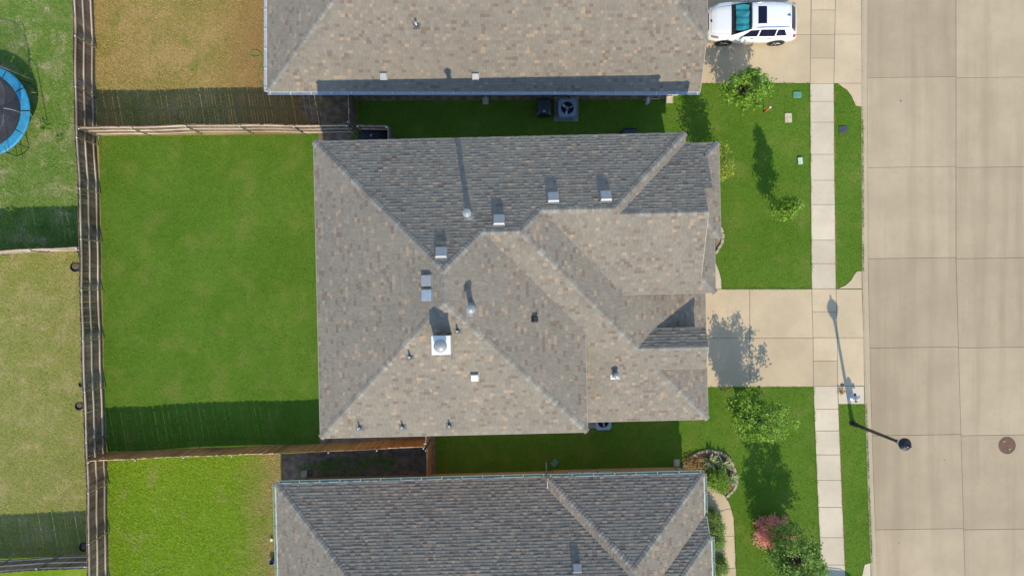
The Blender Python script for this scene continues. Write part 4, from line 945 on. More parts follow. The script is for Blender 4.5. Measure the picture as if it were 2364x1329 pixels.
tree("young_tree", "yellowish green tree partly hidden behind the front eave of the centre house", (9.85, 5.80), 2.2, 0.85, 1.5, 0.05, M['leaf_y'], 85, 32, 0.13, 5, zb=0.5, spread=0.15)
tree("slender_tree", "small slender tree alone in the front lawn with a long narrow shadow", (13.33, 3.90), 1.9, 0.52, 1.35, 0.035, M['leaf'], 75, 46, 0.12, 8, shape='cone', zb=0.75, spread=0.09)
tree("young_oak", "bushy green tree below the centre driveway casting shade on it", (11.62, -6.25), 2.15, 1.42, 1.45, 0.07, M['leaf'], 150, 46, 0.14, 11, zb=0.8, spread=0.105)
tree("young_oak", "leafy tree at the photo's bottom edge growing through the pink shrub", (13.72, -13.0), 2.3, 1.45, 1.55, 0.07, M['leaf2'], 140, 42, 0.14, 14, zb=0.9, spread=0.11)
def shrub(name, label, xy, r, h, mat, n=70, leaves=30, L=0.08, seed=1, group=None, spread=0.09):
    rs = np.random.RandomState(seed); root = thing(name, label, "shrub", (xy[0], xy[1], 0), group=group); tips = []; st = MB()
    for i in range(n):
        d = rs.normal(0, 1, 3); d[2] = abs(d[2]); d /= np.linalg.norm(d); k = rs.uniform(0.45, 1.05); t = np.array([d[0] * r * k, d[1] * r * k, 0.12 + d[2] * (h - 0.12) * k]); tips.append(t)
        if i % 3 == 0: st.tube([(0, 0, 0), (t[0] * .5, t[1] * .5, t[2] * .65), t], 0.012, 4, 0.004)
    st.build("stems", M['bark'], root); leaf_object("foliage", leaf_arrays(tips, leaves, spread, L, seed=seed), mat, root); return root
pz = P(1789, 1232, 0.6); shrub("pink_shrub", "rounded pink and red shrub at the foot of the bottom tree", (pz.x, pz.y), 0.92, 1.05, M['leaf_p'], 200, 34, 0.085, 21)
for i, (px, py, r, lb) in enumerate(((1649, 1196, 0.36, "small dark shrub at the gutter end of the bottom house"), (1654, 1220, 0.46, "clipped green shrub between bottom house and curved walk, upper of the touching pair"),
                                     (1657, 1249, 0.44, "clipped green shrub between bottom house and curved walk, lower of the touching pair"), (1661, 1312, 0.50, "green shrub beside the curved walk at the photo's bottom edge"))):
    p = P(px, py, 0.6); shrub("clipped_shrub", lb, (p.x, p.y), r, 0.95, M['leaf_s'], 110, 44, 0.062, 30 + i, "shrubs along the curved walk", 0.07)
def yucca(label, px, py, ln, seed, n=46):
    rs = random.Random(seed); p = P(px, py, 0.25); root = thing("yucca", label, "yucca", (p.x, p.y, 0), group="yuccas in the stone edged bed")
    mb = MB()
    for i in range(n):
        a = rs.uniform(0, 6.283); el = rs.uniform(0.15, 1.2); l = ln * rs.uniform(0.75, 1.1); d = Vector((math.cos(a) * math.cos(el), math.sin(a) * math.cos(el), math.sin(el))); s = Vector((-math.sin(a), math.cos(a), 0)); w = 0.038
        b = Vector((0, 0, 0.1)); m = b + d * l * .55; e = b + d * l + Vector((0, 0, -0.10 * math.cos(el)))
        mb.add([b - s * w * .7, b + s * w * .7, m + s * w, m - s * w, e], [(0, 1, 2, 3), (3, 2, 4)])
    mb.build("blades", M['yucca'], root)
    MB().lathe([(0.06, 0), (0.05, 0.16), (0.01, 0.2)], 8).build("stem", M['bark'], root)
yucca("largest spiky yucca at the top of the stone edged bed", 1640, 1066, 0.66, 1); yucca("spiky yucca at the upper right of the stone edged bed", 1672, 1073, 0.62, 2)
yucca("small yucca at the left of the leafy bush in the bed", 1632, 1087, 0.42, 3, 34); yucca("yucca hanging over the right edge stones of the bed", 1688, 1107, 0.55, 4)
p = P(1655, 1107, 0.5); shrub("leafy_bush", "leafy green bush in the middle of the yuccas", (p.x, p.y), 0.55, 0.8, M['leaf'], 110, 36, 0.09, 41)
def tuft(label, px, py, r, seed, n=60, mat='bl_left'):
    rs = random.Random(seed); p = P(px, py, 0); root = thing("grass_clump", label, "grass clump", p); mb = MB()
    for i in range(n):
        a = rs.uniform(0, 6.283); l = r * rs.uniform(0.5, 1.1); h = rs.uniform(0.04, 0.2); s = Vector((-math.sin(a), math.cos(a), 0)) * 0.012; b = Vector((rs.uniform(-.08, .08), rs.uniform(-.08, .08), 0.0)); m = b + Vector((math.cos(a) * l * .5, math.sin(a) * l * .5, h)); e = b + Vector((math.cos(a) * l, math.sin(a) * l, h * .6))
        mb.add([b - s, b + s, m + s, m - s, e], [(0, 1, 2, 3), (3, 2, 4)])
    mb.build("blades", M[mat], root)
tuft("wild grass clump right of the trampoline, the larger one", 103, 292, 0.45, 1, 90); tuft("small grass clump between the trampoline and the long fence", 138, 322, 0.30, 2); tuft("wild grass clump in the shade above the left yards' fence", 95, 515, 0.40, 3)
tuft("wild grass clump at the sunlit edge of the shade, left yard", 30, 490, 0.35, 4); tuft("dry grass clump on the hydrant pad's edge", 1940, 903, 0.28, 5, 40, 'bl_dry')
# planting beds
def bed(label, outline, stones, zs=0.10, sl=0.26, mat='mulch', seed=1, name="flower_bed"):
    r = random.Random(seed); o = px_poly(outline); EXC.append(o); c = Vector((sum(p[0] for p in o) / len(o), sum(p[1] for p in o) / len(o), 0)); root = thing(name, label, "flower bed", c)
    A = sum(o[i][0] * o[(i + 1) % len(o)][1] - o[(i + 1) % len(o)][0] * o[i][1] for i in range(len(o))); oo = o if A > 0 else o[::-1]
    MB().prism([(x - c.x, y - c.y) for x, y in oo], -0.02, 0.035).build("mulch", M[mat], root)
    pts = [Vector((*P2(*q), 0)) for q in stones]; seg = []
    for a, b in zip(pts, pts[1:]):
        n = max(1, round((b - a).length / sl)); seg += [(a + (b - a) * i / n, a + (b - a) * (i + 1) / n) for i in range(n)]
    for a, b in seg:
        d = (b - a); l = d.length; ang = math.atan2(d.y, d.x) + r.uniform(-.1, .1); m = (a + b) / 2 - c; hw = r.uniform(.06, .085); lh = l * .5 * r.uniform(.86, .95); zt = zs * r.uniform(.85, 1.15); mb = MB()
        pr = [(-lh, -hw * .8), (-lh * .8, -hw), (lh * .85, -hw), (lh, -hw * .6), (lh, hw * .7), (lh * .8, hw), (-lh * .9, hw), (-lh, hw * .6)]
        n = len(pr); vs = [(x, y, -.01) for x, y in pr] + [(x, y, zt - .015) for x, y in pr] + [(x * .9, y * .85, zt) for x, y in pr]
        mb.add(vs, [tuple(range(2 * n, 3 * n))] + [(i, (i + 1) % n, n + (i + 1) % n, n + i) for i in range(n)] + [(n + i, n + (i + 1) % n, 2 * n + (i + 1) % n, 2 * n + i) for i in range(n)])
        mb.build("edging_stone", M['stone'], root, m, rz=ang)
    return root
bed("mulched bed with pale edging stones by the bottom house's front corner", [(1578, 1088), (1582, 1072), (1596, 1056), (1615, 1045), (1640, 1040), (1668, 1048), (1686, 1066), (1695, 1092), (1698, 1118), (1690, 1132), (1677, 1143), (1650, 1126), (1628, 1112), (1600, 1100), (1578, 1100)],
    [(1577, 1078), (1584, 1066), (1598, 1053), (1616, 1043), (1640, 1039), (1668, 1046), (1687, 1063), (1697, 1090), (1700, 1117), (1692, 1132), (1676, 1146)], seed=2)
bed("small bed with white edging stones against the centre house front", [(1640, 515), (1660, 523), (1667, 540), (1666, 562), (1657, 578), (1640, 590)], [(1662, 524), (1667, 538), (1668, 551), (1665, 563), (1657, 575), (1651, 586)], 0.12, 0.24, 'dirt', 5)
p = P(1668, 1125, 0.4); shrub("leafy_bush", "low leafy bush at the lower end of the mulched bed beside the walk", (p.x, p.y), 0.36, 0.5, M['leaf'], 60, 30, 0.08, 43)
p = P(1606, 1078, 0.15); shrub("ground_cover", "low rusty brown ground cover at the left of the mulched bed", (p.x, p.y), 0.55, 0.22, M['bl_dry'], 80, 26, 0.09, 44, spread=0.14)
#@@OBJECTS
# ------------------------------------------------------------------ the parked car
def build_car(label, loc, shade_label=None):
    car = thing("parked_car", label, "car", loc)
    st = [(-2.26, .36, .40, .56, .60, .30), (-2.22, .28, .60, .64, .70, .48), (-2.10, .23, .77, .75, .83, .60), (-1.82, .20, .89, .87, .95, .69), (-1.42, .20, .93, .94, 1.02, .73), (-1.12, .20, .94, .98, 1.06, .745),
          (-0.70, .20, .94, 1.02, 1.36, .70), (-0.27, .20, .94, 1.03, 1.60, .63), (0.15, .20, .94, 1.04, 1.66, .62), (0.80, .20, .94, 1.05, 1.66, .61), (1.35, .20, .935, 1.07, 1.62, .59), (1.66, .21, .92, 1.08, 1.57, .57), (1.90, .23, .90, 1.06, 1.30, .60), (2.10, .25, .86, 1.0, 1.06, .66), (2.20, .28, .80, .84, .88, .62), (2.24, .36, .72, .62, .66, .55)]
    def prof(x):
        for a, b in zip(st, st[1:]):
            if x <= b[0] + 1e-9:
                t = (x - a[0]) / (b[0] - a[0]); return [a[i] + (b[i] - a[i]) * t for i in range(6)]
        return list(st[-1])
    def ring(x):
        _, zb, w, sh_, zt, wr = prof(x)
        return [(0, zb), (w * .88, zb), (w * .98, zb + .14), (w, (zb + sh_) / 2 + .05), (w * .985, sh_ - .05), (w * .955, sh_), (wr + .02, zt - .075), (wr * .93, zt - .03), (wr * .6, zt - .006), (0, zt)]
    K = 10
    def pt(x, k, side, off=0.0):
        r = ring(x); i = int(min(k, K - 1.001)); f = k - i; y = r[i][0] + (r[i + 1][0] - r[i][0]) * f; z = r[i][1] + (r[i + 1][1] - r[i][1]) * f
        n = Vector((0, r[i + 1][1] - r[i][1], -(r[i + 1][0] - r[i][0])));
        if n.length > 0: n.normalize()
        return (x, side * (y + off * n.y), z + off * n.z)
    WS0, WS1 = -1.02, -0.30
    xs = sorted(set([s[0] for s in st] + [WS0, WS1] + list(np.arange(-2.1, 2.2, 0.18))))
    mb = MB()
    for side in (-1, 1):
        for a, b in zip(xs, xs[1:]):
            for k in range(K - 1):
                if k >= 6 and a >= WS0 - 1e-6 and b <= WS1 + 1e-6: continue
                q = [pt(a, k, side), pt(b, k, side), pt(b, k + 1, side), pt(a, k + 1, side)]
                mb.add(q, [(0, 1, 2, 3) if side < 0 else (3, 2, 1, 0)])
        for x, fl in ((xs[0], 1), (xs[-1], -1)):
            r = ring(x); mb.add([(x, side * y, z) for y, z in r], [tuple(range(K)) if side * fl > 0 else tuple(range(K - 1, -1, -1))])
    body = mb.build("body", M['carpaint'], car)
    import bmesh as bmm
    b = bmm.new(); b.from_mesh(body.data); bmm.ops.remove_doubles(b, verts=b.verts, dist=1e-4); b.to_mesh(body.data); b.free()
    body.data.polygons.foreach_set("use_smooth", [True] * len(body.data.polygons))
    def patch(name, x0, x1, k0, k1, mat, off=0.006, sides=(-1, 1), nx=8, nk=6, sl0=0.0, sl1=0.0, parent=None, both=False):
        m = MB(); rows_ = []
        for i in range(nx + 1):
            row = []
            rng = [(s, k0 + (k1 - k0) * j / nk) for s in sides[:1] for j in range(nk + 1)]
            if both: rng = [(-1, k0 + (k1 - k0) * j / nk) for j in range(nk + 1)] + [(1, k1 - (k1 - k0) * j / nk) for j in range(1 if k1 >= 9 else 0, nk + 1)]
            for s, k in rng:
                f = (k - k0) / (k1 - k0); a = x0 + sl0 * f; c = x1 + sl1 * f
                row.append(pt(a + (c - a) * i / nx, k, s, off))
            rows_.append(row)
        w = len(rows_[0]); vs = [p for r_ in rows_ for p in r_]
        m.add(vs, [(i * w + j, (i + 1) * w + j, (i + 1) * w + j + 1, i * w + j + 1) for i in range(nx) for j in range(w - 1)])
        return m.build(name, M[mat], parent or car, smooth=True)
    patch("windshield_surround", WS0 - 0.10, WS0 + 0.06, 6.05, 8.999, 'black', 0.004, both=True, nx=2)
    patch("windshield_surround", WS1 - 0.06, WS1 + 0.05, 6.05, 8.999, 'black', 0.004, both=True, nx=2)
    patch("windshield", WS0, WS1, 6.0, 8.999, 'wshield', 0.007, both=True)
    patch("sunroof", 0.0, 0.42, 7.75, 8.999, 'carglass', 0.006, both=True, nx=4)
    patch("rear_window", 1.68, 2.02, 6.3, 8.999, 'carglass', 0.006, both=True, nx=4)
    for s in (-1, 1):
        patch("side_window", -0.72, 0.12, 5.15, 5.85, 'carglass', 0.006, (s,), sl0=0.42, sl1=0.02); patch("side_window", 0.20, 0.98, 5.15, 5.88, 'carglass', 0.006, (s,)); patch("side_window", 1.04, 1.58, 5.2, 5.85, 'carglass', 0.006, (s,), sl1=-0.22)
        patch("headlight", -2.16, -1.72, 4.6, 5.7, 'lens', 0.006, (s,), nx=4); patch("indicator", -1.98, -1.66, 4.45, 4.8, 'amber', 0.012, (s,), nx=3)
        patch("taillight", 1.92, 2.21, 4.3, 5.6, 'red', 0.008, (s,), nx=4)
        for x in (-0.1, 0.75):
            q = pt(x, 4.5, s, 0.02); MB().box(-.09, .09, -.012, .012, -.014, .014, c=q).build("door_handle", M['chrome'], car)
        rp = [pt(x, 6.7, s, 0.05 if 0 < i < 6 else 0.0) for i, x in enumerate(np.linspace(-0.1, 1.6, 7))]; MB().tube(rp, 0.02, 6).build("roof_rail", M['chrome'], car)
        mr = MB(); mp = pt(-0.62, 5.0, s); mr.sphere((mp[0], mp[1] + s * 0.13, mp[2] + 0.06), 0.09, 0.12, 0.075, 10, 6); mr.tube([(mp[0] + .02, mp[1] - s * .02, mp[2]), (mp[0], mp[1] + s * .08, mp[2] + .03)], 0.03, 6); mr.build("mirror", M['carpaint'], car, smooth=True)
        for x in (-1.30, 1.34):
            wr_ = thing("wheel", None, None); wr_.parent = car; wr_.location = (x, s * .83, .36)
            MB().lathe([(0.20, -.11), (0.33, -.11), (0.36, -.07), (0.36, .07), (0.33, .11), (0.235, .112)], 22, axis='y').build("tyre", M['rubber'], wr_, smooth=False)
            rim = MB(); rim.lathe([(0.235, -.09), (0.235, .09)], 20, axis='y')
            for a in range(5):
                an = a * 1.2566; rim.tube([(0.03 * math.cos(an), s * .10, 0.03 * math.sin(an)), (0.23 * math.cos(an), s * .105, 0.23 * math.sin(an))], 0.03, 5)
            rim.build("rim", M['rim'], wr_)
            MB().lathe([(0.43, -0.005), (0.43, 0.006)], 20, (x, s * .935, .37), 'y').build("wheel_arch", M['black'], car)
    g = MB(); g.box(-2.262, -2.245, -.5, .5, .50, .585); g.build("grille", M['black'], car)
    patch("upper_grille", -2.215, -2.165, 7.3, 8.999, 'black', 0.008, both=True, nx=2); MB().box(-2.235, -2.15, -.6, .6, .28, .40).build("bumper_intake", M['black'], car)
    for s in (-1, 1):
        MB().tube([pt(x, 6.9, s, 0.001) for x in np.linspace(-2.05, -1.14, 10)], 0.007, 4).build("panel_gap", M['panelgap'], car)
        for x in (-0.78, 0.15, 1.02): MB().tube([pt(x + (0.05 if k > 4 else 0), k, s, 0.0) for k in np.linspace(2.2, 5.0, 7)], 0.006, 4).build("panel_gap", M['panelgap'], car)
    MB().tube([pt(-2.05, 6.9, -1, .001), pt(-2.07, 8, -1, .001), pt(-2.07, 8.99, 1, .001), pt(-2.07, 8, 1, .001), pt(-2.05, 6.9, 1, .001)], 0.007, 4).build("panel_gap", M['panelgap'], car)
    MB().tube([pt(1.60, 6.9, -1, .001), pt(1.615, 8, -1, .001), pt(1.615, 8.99, 1, .001), pt(1.615, 8, 1, .001), pt(1.60, 6.9, 1, .001)], 0.008, 4).build("panel_gap", M['panelgap'], car)
    MB().sphere((-2.06, 0, 0.875), .045, .07, .012, 10, 5).build("badge", M['black'], car)
    MB().add([(1.42, -.02, 1.605), (1.60, -.02, 1.585), (1.60, .02, 1.585), (1.42, .02, 1.605), (1.58, 0, 1.70)], [(0, 1, 4), (1, 2, 4), (2, 3, 4), (3, 0, 4), (0, 3, 2, 1)]).build("antenna_fin", M['black'], car)
    MB().box(-1.35, 1.7, -.75, .75, .62, .70).build("cabin_floor", M['black'], car)
    for yy in (-.25, .35): MB().tube([(-1.04, yy, 1.10), (-0.93, yy - .5, 1.125)], .012, 5).build("wiper", M['black'], car)
    if shade_label:
        m = MB(); vs = []; n = 7
        for i in range(n + 1):
            y = -.60 + 1.2 * i / n; dz = 0.05 * (1 if i % 2 else -1) * rnd.uniform(.3, 1.2)
            for j, x in enumerate((-0.92, -0.62, -0.36)): vs.append((x + rnd.uniform(-.02, .02), y + (j - 1) * -.06 + rnd.uniform(-.04, .04), prof(x)[4] - 0.10 + dz + rnd.uniform(-.012, .012)))
        m.add(vs, [(i * 3 + j, i * 3 + j + 1, (i + 1) * 3 + j + 1, (i + 1) * 3 + j) for i in range(n) for j in range(2)])
        o = m.build("sun_shade", M['teal']); o.location = loc; tag(o, shade_label, "sun shade")
    return car
c1 = build_car("white SUV with a dark sunroof parked on the top driveway", (12.03, 13.32, 0.026), "teal foil sun shade unfolded behind the white car's windshield")
# unseen car copy added below the frame, guessed caster of the sidewalk shadow
c2 = copy_tree(c1); c2.location = (15.85, -17.05, 0.026); c2["label"] = "unseen car added just below the bottom edge to cast the sidewalk shadow"

# ------------------------------------------------------------------ street furniture
lb = P(1968, 977, 0)
lamp = thing("street_lamp", "tall black street lamp with an acorn lantern standing by the curb", "street lamp", lb)
MB().lathe([(0.16, 0), (0.16, 0.06), (0.11, 0.10), (0.115, 0.45), (0.085, 0.52), (0.075, 0.6)], 16).build("base", M['lampblack'], lamp)
pole = MB()
pole.lathe([(0.088, 0.58), (0.066, 4.0), (0.085, 4.03), (0.085, 4.09), (0.06, 4.13), (0.11, 4.22), (0.12, 4.30)], 14); pole.build("post", M['lampblack'], lamp, smooth=False)
MB().lathe([(0.12, 4.30), (0.20, 4.38), (0.255, 4.52), (0.27, 4.63)], 20).build("globe", M['globe'], lamp, smooth=True)
MB().lathe([(0.28, 4.63), (0.285, 4.68), (0.255, 4.70), (0.24, 4.77), (0.215, 4.78), (0.18, 4.86), (0.155, 4.87), (0.09, 4.95), (0.05, 4.97), (0.04, 5.03), (0.055, 5.06), (0.008, 5.20)], 20).build("cap", M['lampblack'], lamp)
hp = P(1966, 915, 0.045)
hy = thing("fire_hydrant", "silver and blue fire hydrant on a small concrete pad", "fire hydrant", hp, 0.15)
MB().lathe([(0.17, 0), (0.17, 0.03), (0.11, 0.05), (0.105, 0.5), (0.135, 0.52), (0.135, 0.55)], 16).build("barrel", M['silver'], hy)
MB().lathe([(0.125, 0.55), (0.12, 0.62), (0.08, 0.69), (0.035, 0.71), (0.035, 0.76), (0.005, 0.77)], 16).build("bonnet", M['silver'], hy, smooth=True)
for s in (-1, 1): MB().lathe([(0.05, s * .09), (0.05, s * .16), (0.065, s * .165), (0.065, s * .205), (0.02, s * .235)], 10, (0, 0, .40), 'y').build("nozzle", M['hydblue'], hy)
MB().lathe([(0.065, .09), (0.065, .17), (0.085, .175), (0.085, .225), (0.025, .255)], 12, (0, 0, .40), 'x').build("pumper_nozzle", M['silver'], hy)
vc = P(1944.5, 889, 0.027); v_ = thing("valve_cover", "round grey valve cover in the concrete left of the hydrant", "valve cover", vc)
MB().lathe([(0.105, 0), (0.105, 0.012), (0.085, 0.012), (0.085, 0.006), (0.01, 0.006)], 20).build("ring", M['rust'], v_); MB().lathe([(0.083, 0.0), (0.083, 0.011)], 20).build("lid", M['boxdark'], v_)
mp_ = P(2325, 1027.5, -0.099); mhc = thing("manhole_cover", "round rusty manhole cover in the road", "manhole cover", mp_)
MB().lathe([(0.44, 0), (0.44, 0.006), (0.405, 0.006), (0.405, 0.001)], 40).build("frame", M['rust'], mhc)
lid = MB(); lid.lathe([(0.395, 0), (0.395, 0.005)], 40)
for i in range(-7, 8):
    x = i * .05; l = math.sqrt(max(0.0, .36 ** 2 - x * x))
    if l > .05: lid.box(x - .008, x + .008, -l, l, .0045, .009)
lid.build("lid", M['rust'], mhc, rz=0.4)
for a in (2.2, 5.3): MB().box(-.05, .05, -.018, .018, .008, .012, a + 1.2, (.24 * math.cos(a), .24 * math.sin(a), 0)).build("pick_hole", M['boxtan'], mhc)
def util_box(label, px, py, w, d, h, mat, rz=0.0, dome=True, name="utility_box"):
    p = P(px, py, h); r = thing(name, label, "utility box", (p.x, p.y, 0), rz)
    MB().box(-w / 2, w / 2, -d / 2, d / 2, -.02, h * .7).build("body", M[mat], r)
    a, b, c = w / 2 + .01, d / 2 + .01, .03
    vs = [(-a + c, -b, h * .7), (a - c, -b, h * .7), (a, -b + c, h * .7), (a, b - c, h * .7), (a - c, b, h * .7), (-a + c, b, h * .7), (-a, b - c, h * .7), (-a, -b + c, h * .7)]; n = 8
    vs = [(x, y, h * .71) for x, y, z in vs] + [(x, y, h * .92) for x, y, z in vs] + [(x * .92, y * .92, h) for x, y, z in vs]
    MB().add(vs, [tuple(range(16, 24))] + [(i, (i + 1) % n, n + (i + 1) % n, n + i) for i in range(n)] + [(n + i, n + (i + 1) % n, 2 * n + (i + 1) % n, 2 * n + i) for i in range(n)]).build("lid", M[mat], r)
    EXC.append([(p.x - w / 2, p.y - d / 2), (p.x + w / 2, p.y - d / 2), (p.x + w / 2, p.y + d / 2), (p.x - w / 2, p.y + d / 2)])
util_box("green utility box lid in the lawn below the top driveway", 1841, 219, .40, .30, .06, 'boxgreen', -.03); util_box("sandy meter box in the lawn left of the sidewalk", 1820, 272, .34, .46, .05, 'boxtan')
util_box("pale utility box standing in the lawn above the slender tree", 1848, 371, .22, .32, .10, 'boxpale', .1); util_box("dark meter box in the narrow strip between sidewalk and road", 1947, 299, .42, .32, .05, 'boxdark', .03)
util_box("faded green box lid nearly hidden in the narrow grass strip", 1948, 265, .26, .24, .02, 'lawn_main')
mk = P(1763.5, 258, 0); mo = thing("marker_post", "orange utility marker post with a white tip standing in the front lawn", "marker post", mk)
MB().lathe([(0.045, 0), (0.045, .72)], 10).build("post", M['orange'], mo, smooth=True); MB().lathe([(0.046, .72), (0.046, .9), (0.03, .93)], 10).build("tip", M['white'], mo, smooth=True)
# ------------------------------------------------------------------ condensers, bins
def condenser(label, px, py, size, ht=0.82, pad=None, a0=0.5, zpad=0.06):
    p = P(px, py, ht + zpad); r = thing("condenser", label, "air conditioner", (p.x, p.y, zpad), 0.02); a = size / 2; c = .09
    oc = [(-a + c, -a), (a - c, -a), (a, -a + c), (a, a - c), (a - c, a), (-a + c, a), (-a, a - c), (-a, -a + c)]
    cg = MB().prism([(x * .95, y * .95) for x, y in oc], .0, ht - .31); cg.add([(x * .95, y * .95, z) for z in (ht - .31, ht - .08) for x, y in oc], [(i, (i + 1) % 8, 8 + (i + 1) % 8, 8 + i) for i in range(8)]); cg.build("coil_guard", M['black'], r)
    lv = MB()
    for z in np.arange(.05, ht - .1, .06):
        for i in range(8):
            x0, y0 = oc[i]; x1, y1 = oc[(i + 1) % 8]; lv.add([(x0 * .985, y0 * .985, z), (x1 * .985, y1 * .985, z), (x1 * .955, y1 * .955, z + .03), (x0 * .955, y0 * .955, z + .03)], [(0, 1, 2, 3)])
    lv.build("louvers", M['ac'], r)
    n = 32; R = a * .72; ring = [(R * math.cos(2 * math.pi * i / n), R * math.sin(2 * math.pi * i / n)) for i in range(n)]; out = []
    for i in range(n):
        an = 2 * math.pi * i / n; cx, sy = math.cos(an), math.sin(an); k = a / max(abs(cx), abs(sy)); k = min(k, (2 * a - c) / (abs(cx) + abs(sy))); out.append((cx * k, sy * k))
    vs = [(x, y, ht) for x, y in ring] + [(x, y, ht) for x, y in out] + [(x, y, ht - .09) for x, y in out] + [(x * .97, y * .97, ht - .10) for x, y in ring]
    MB().add(vs, [(i, (i + 1) % n, n + (i + 1) % n, n + i)[::-1] for i in range(n)] + [(n + i, n + (i + 1) % n, 2 * n + (i + 1) % n, 2 * n + i)[::-1] for i in range(n)] + [(i, (i + 1) % n, 3 * n + (i + 1) % n, 3 * n + i) for i in range(n)]).build("top_panel", M['ac'], r)
    MB().lathe([(R * .99, ht - .30), (R * .99, ht - .295), (.01, ht - .295)], 24).build("fan_well", M['black'], r)
    for i in range(3):
        an = a0 + i * 2.094; vs = []
        for q, (da, zz) in ((.28, (-.30, -.10)), (.28, (.30, -.15)), (.93, (.24, -.17)), (.93, (-.20, -.10))): vs.append((R * q * math.cos(an + da), R * q * math.sin(an + da), ht + zz))
        MB().add(vs + [(x, y, z - .006) for x, y, z in vs], [(0, 1, 2, 3), (7, 6, 5, 4), (0, 4, 5, 1), (1, 5, 6, 2), (2, 6, 7, 3), (3, 7, 4, 0)]).build("fan_blade", M['acblade'], r)
    MB().lathe([(R * .28, ht - .2), (R * .28, ht - .08), (R * .2, ht - .06), (.01, ht - .06)], 16).build("hub", M['ac'], r)
    gd = MB()
    for q in (.25, .5, .75):
        gd.tube([(R * q * math.cos(t), R * q * math.sin(t), ht + .005 + .02 * (1 - q)) for t in np.linspace(0, 6.2832, 25)], .003, 4)
    gd.build("wire_guard", M['black'], r)
    if pad:
        x0, x1, y0, y1 = pad; q0, q1 = P(x0, y1, zpad), P(x1, y0, zpad); pp = [(q0.x, q0.y), (q1.x, q0.y), (q1.x, q1.y), (q0.x, q1.y)]; EXC.append(pp)
        m = MB(); slab_mesh(m, pp, -.03, zpad, .012); o = m.build("equipment_pad", M['padgrey']); tag(o, "square concrete pad under " + pad_label, "concrete pad")
pad_label = "the blue grey condenser by the top house"
condenser("blue grey condenser with an open round fan on the top side lawn", 1310, 249, 0.90, pad=(1279, 1335, 223, 280), a0=2.45)
pad_label = "the condenser tucked below the garage eave"
condenser("blue grey condenser tucked under the garage eave of the centre house", 1393, 974, 0.78, pad=(1352, 1408, 930, 988), a0=0.75)
MB_line = MB().tube([P(1303, 214, 0.5), P(1305, 219, .35), P(1312, 224, .2), P(1317, 229, .18)], .03, 7); tag(MB_line.build("refrigerant_line", M['black']), "black insulated pipe from the top house wall to the condenser", "pipe")
def wheelie(label, px, py, rz, lidmat='bin', w=.68, d=.80, h=1.06, bodymat='bin'):
    p = P(px, py, h); r = thing("trash_bin", label, "trash bin", (p.x, p.y, 0), rz)
    def fr(k): return [(-w / 2 * k, -d / 2 * k), (w / 2 * k, -d / 2 * k), (w / 2 * k, d / 2 * k), (-w / 2 * k, d / 2 * k)]
    vs = [(x, y, .08) for x, y in fr(.78)] + [(x, y, h - .1) for x, y in fr(1)] + [(x, y, h - .1) for x, y in fr(1.06)] + [(x, y, h - .05) for x, y in fr(1.06)]
    MB().add(vs, [(3, 2, 1, 0)] + [(j * 4 + i, j * 4 + (i + 1) % 4, (j + 1) * 4 + (i + 1) % 4, (j + 1) * 4 + i) for j in range(3) for i in range(4)]).build("body", M[bodymat], r)
    a, b = w / 2 * 1.0, d / 2
    lid = [(-a, b * .95), (-a, -b * .55), (-a * .72, -b * .95), (a * .72, -b * .95), (a, -b * .55), (a, b * .95)]; n = 6
    lid = lid if True else lid
    vs = [(x, y, h - .048) for x, y in lid] + [(x, y, h - .02) for x, y in lid] + [(x * .86, y * .86, h + .03) for x, y in lid]
    MB().add(vs, [tuple(range(12, 18))] + [(i, (i + 1) % n, n + (i + 1) % n, n + i) for i in range(n)] + [(n + i, n + (i + 1) % n, 2 * n + (i + 1) % n, 2 * n + i) for i in range(n)]).build("lid", M[lidmat], r)
    MB().box(-.06, .06, -.25, -.22, h + .024, h + .034).build("label_plate", M['white'], r)
    for s in (-1, 1): MB().lathe([(.12, -.03), (.12, .03)], 12, (s * w * .42, d * .42, .12), 'x').build("wheel", M['rubber'], r)
    MB().tube([(-w * .3, d / 2 + .05, h - .06), (w * .3, d / 2 + .05, h - .06)], .018, 6).build("handle", M['bin'], r)
    for s in (-1, 1): MB().box(s * a * .9 - .05, s * a * .9 + .05, -b * 1.02, -b * .72, h - .075, h - .03).build("rim_corner", M['bin_green'], r)
wheelie("dark trash bin with a white label left of the top condenser", 1256, 246, 0.0)
wheelie("dark trash bin mostly hidden under the centre house's top eave", 1454, 316, 0.05)
gp = P(858, 313, .95); gr = thing("covered_grill", "grill under a wrinkled black cover in the nook by the top fence", "grill", (gp.x, gp.y, 0), .02)
gm = MB(); rows_ = []; 
for zz_, kx, ky in ((0, .74, .36), (.5, .73, .35), (.82, .74, .36), (.90, .66, .30), (1.0, .40, .24), (1.02, .2, .12)):
    rr_ = []
    for i in range(28):
        a = 6.2832 * i / 28; cx, sy = math.cos(a), math.sin(a); q = (abs(cx) ** 4 + abs(sy) ** 4) ** -.25; wv_ = 1 + (.05 if i % 2 else -.03) * (1 - zz_ * .6) + rnd.uniform(-.02, .02)
        rr_.append((cx * q * kx * wv_, sy * q * ky * wv_, zz_ + rnd.uniform(-.015, .015)))
    rows_.append(rr_)
vs = [p for r_ in rows_ for p in r_]; gm.add(vs, [(j * 28 + i, j * 28 + (i + 1) % 28, (j + 1) * 28 + (i + 1) % 28, (j + 1) * 28 + i) for j in range(5) for i in range(28)] + [tuple(5 * 28 + i for i in range(28))]); gm.build("cover", M['blackcloth'], gr)
MB().add([(-.06, .0, 1.03), (-.02, -.06, 1.03), (0.0, -.045, 1.03), (-.03, 0, 1.03), (.05, .06, 1.03), (.04, .075, 1.03)], [(0, 1, 2, 3), (0, 3, 4, 5)]).build("emblem", M['white'], gr)
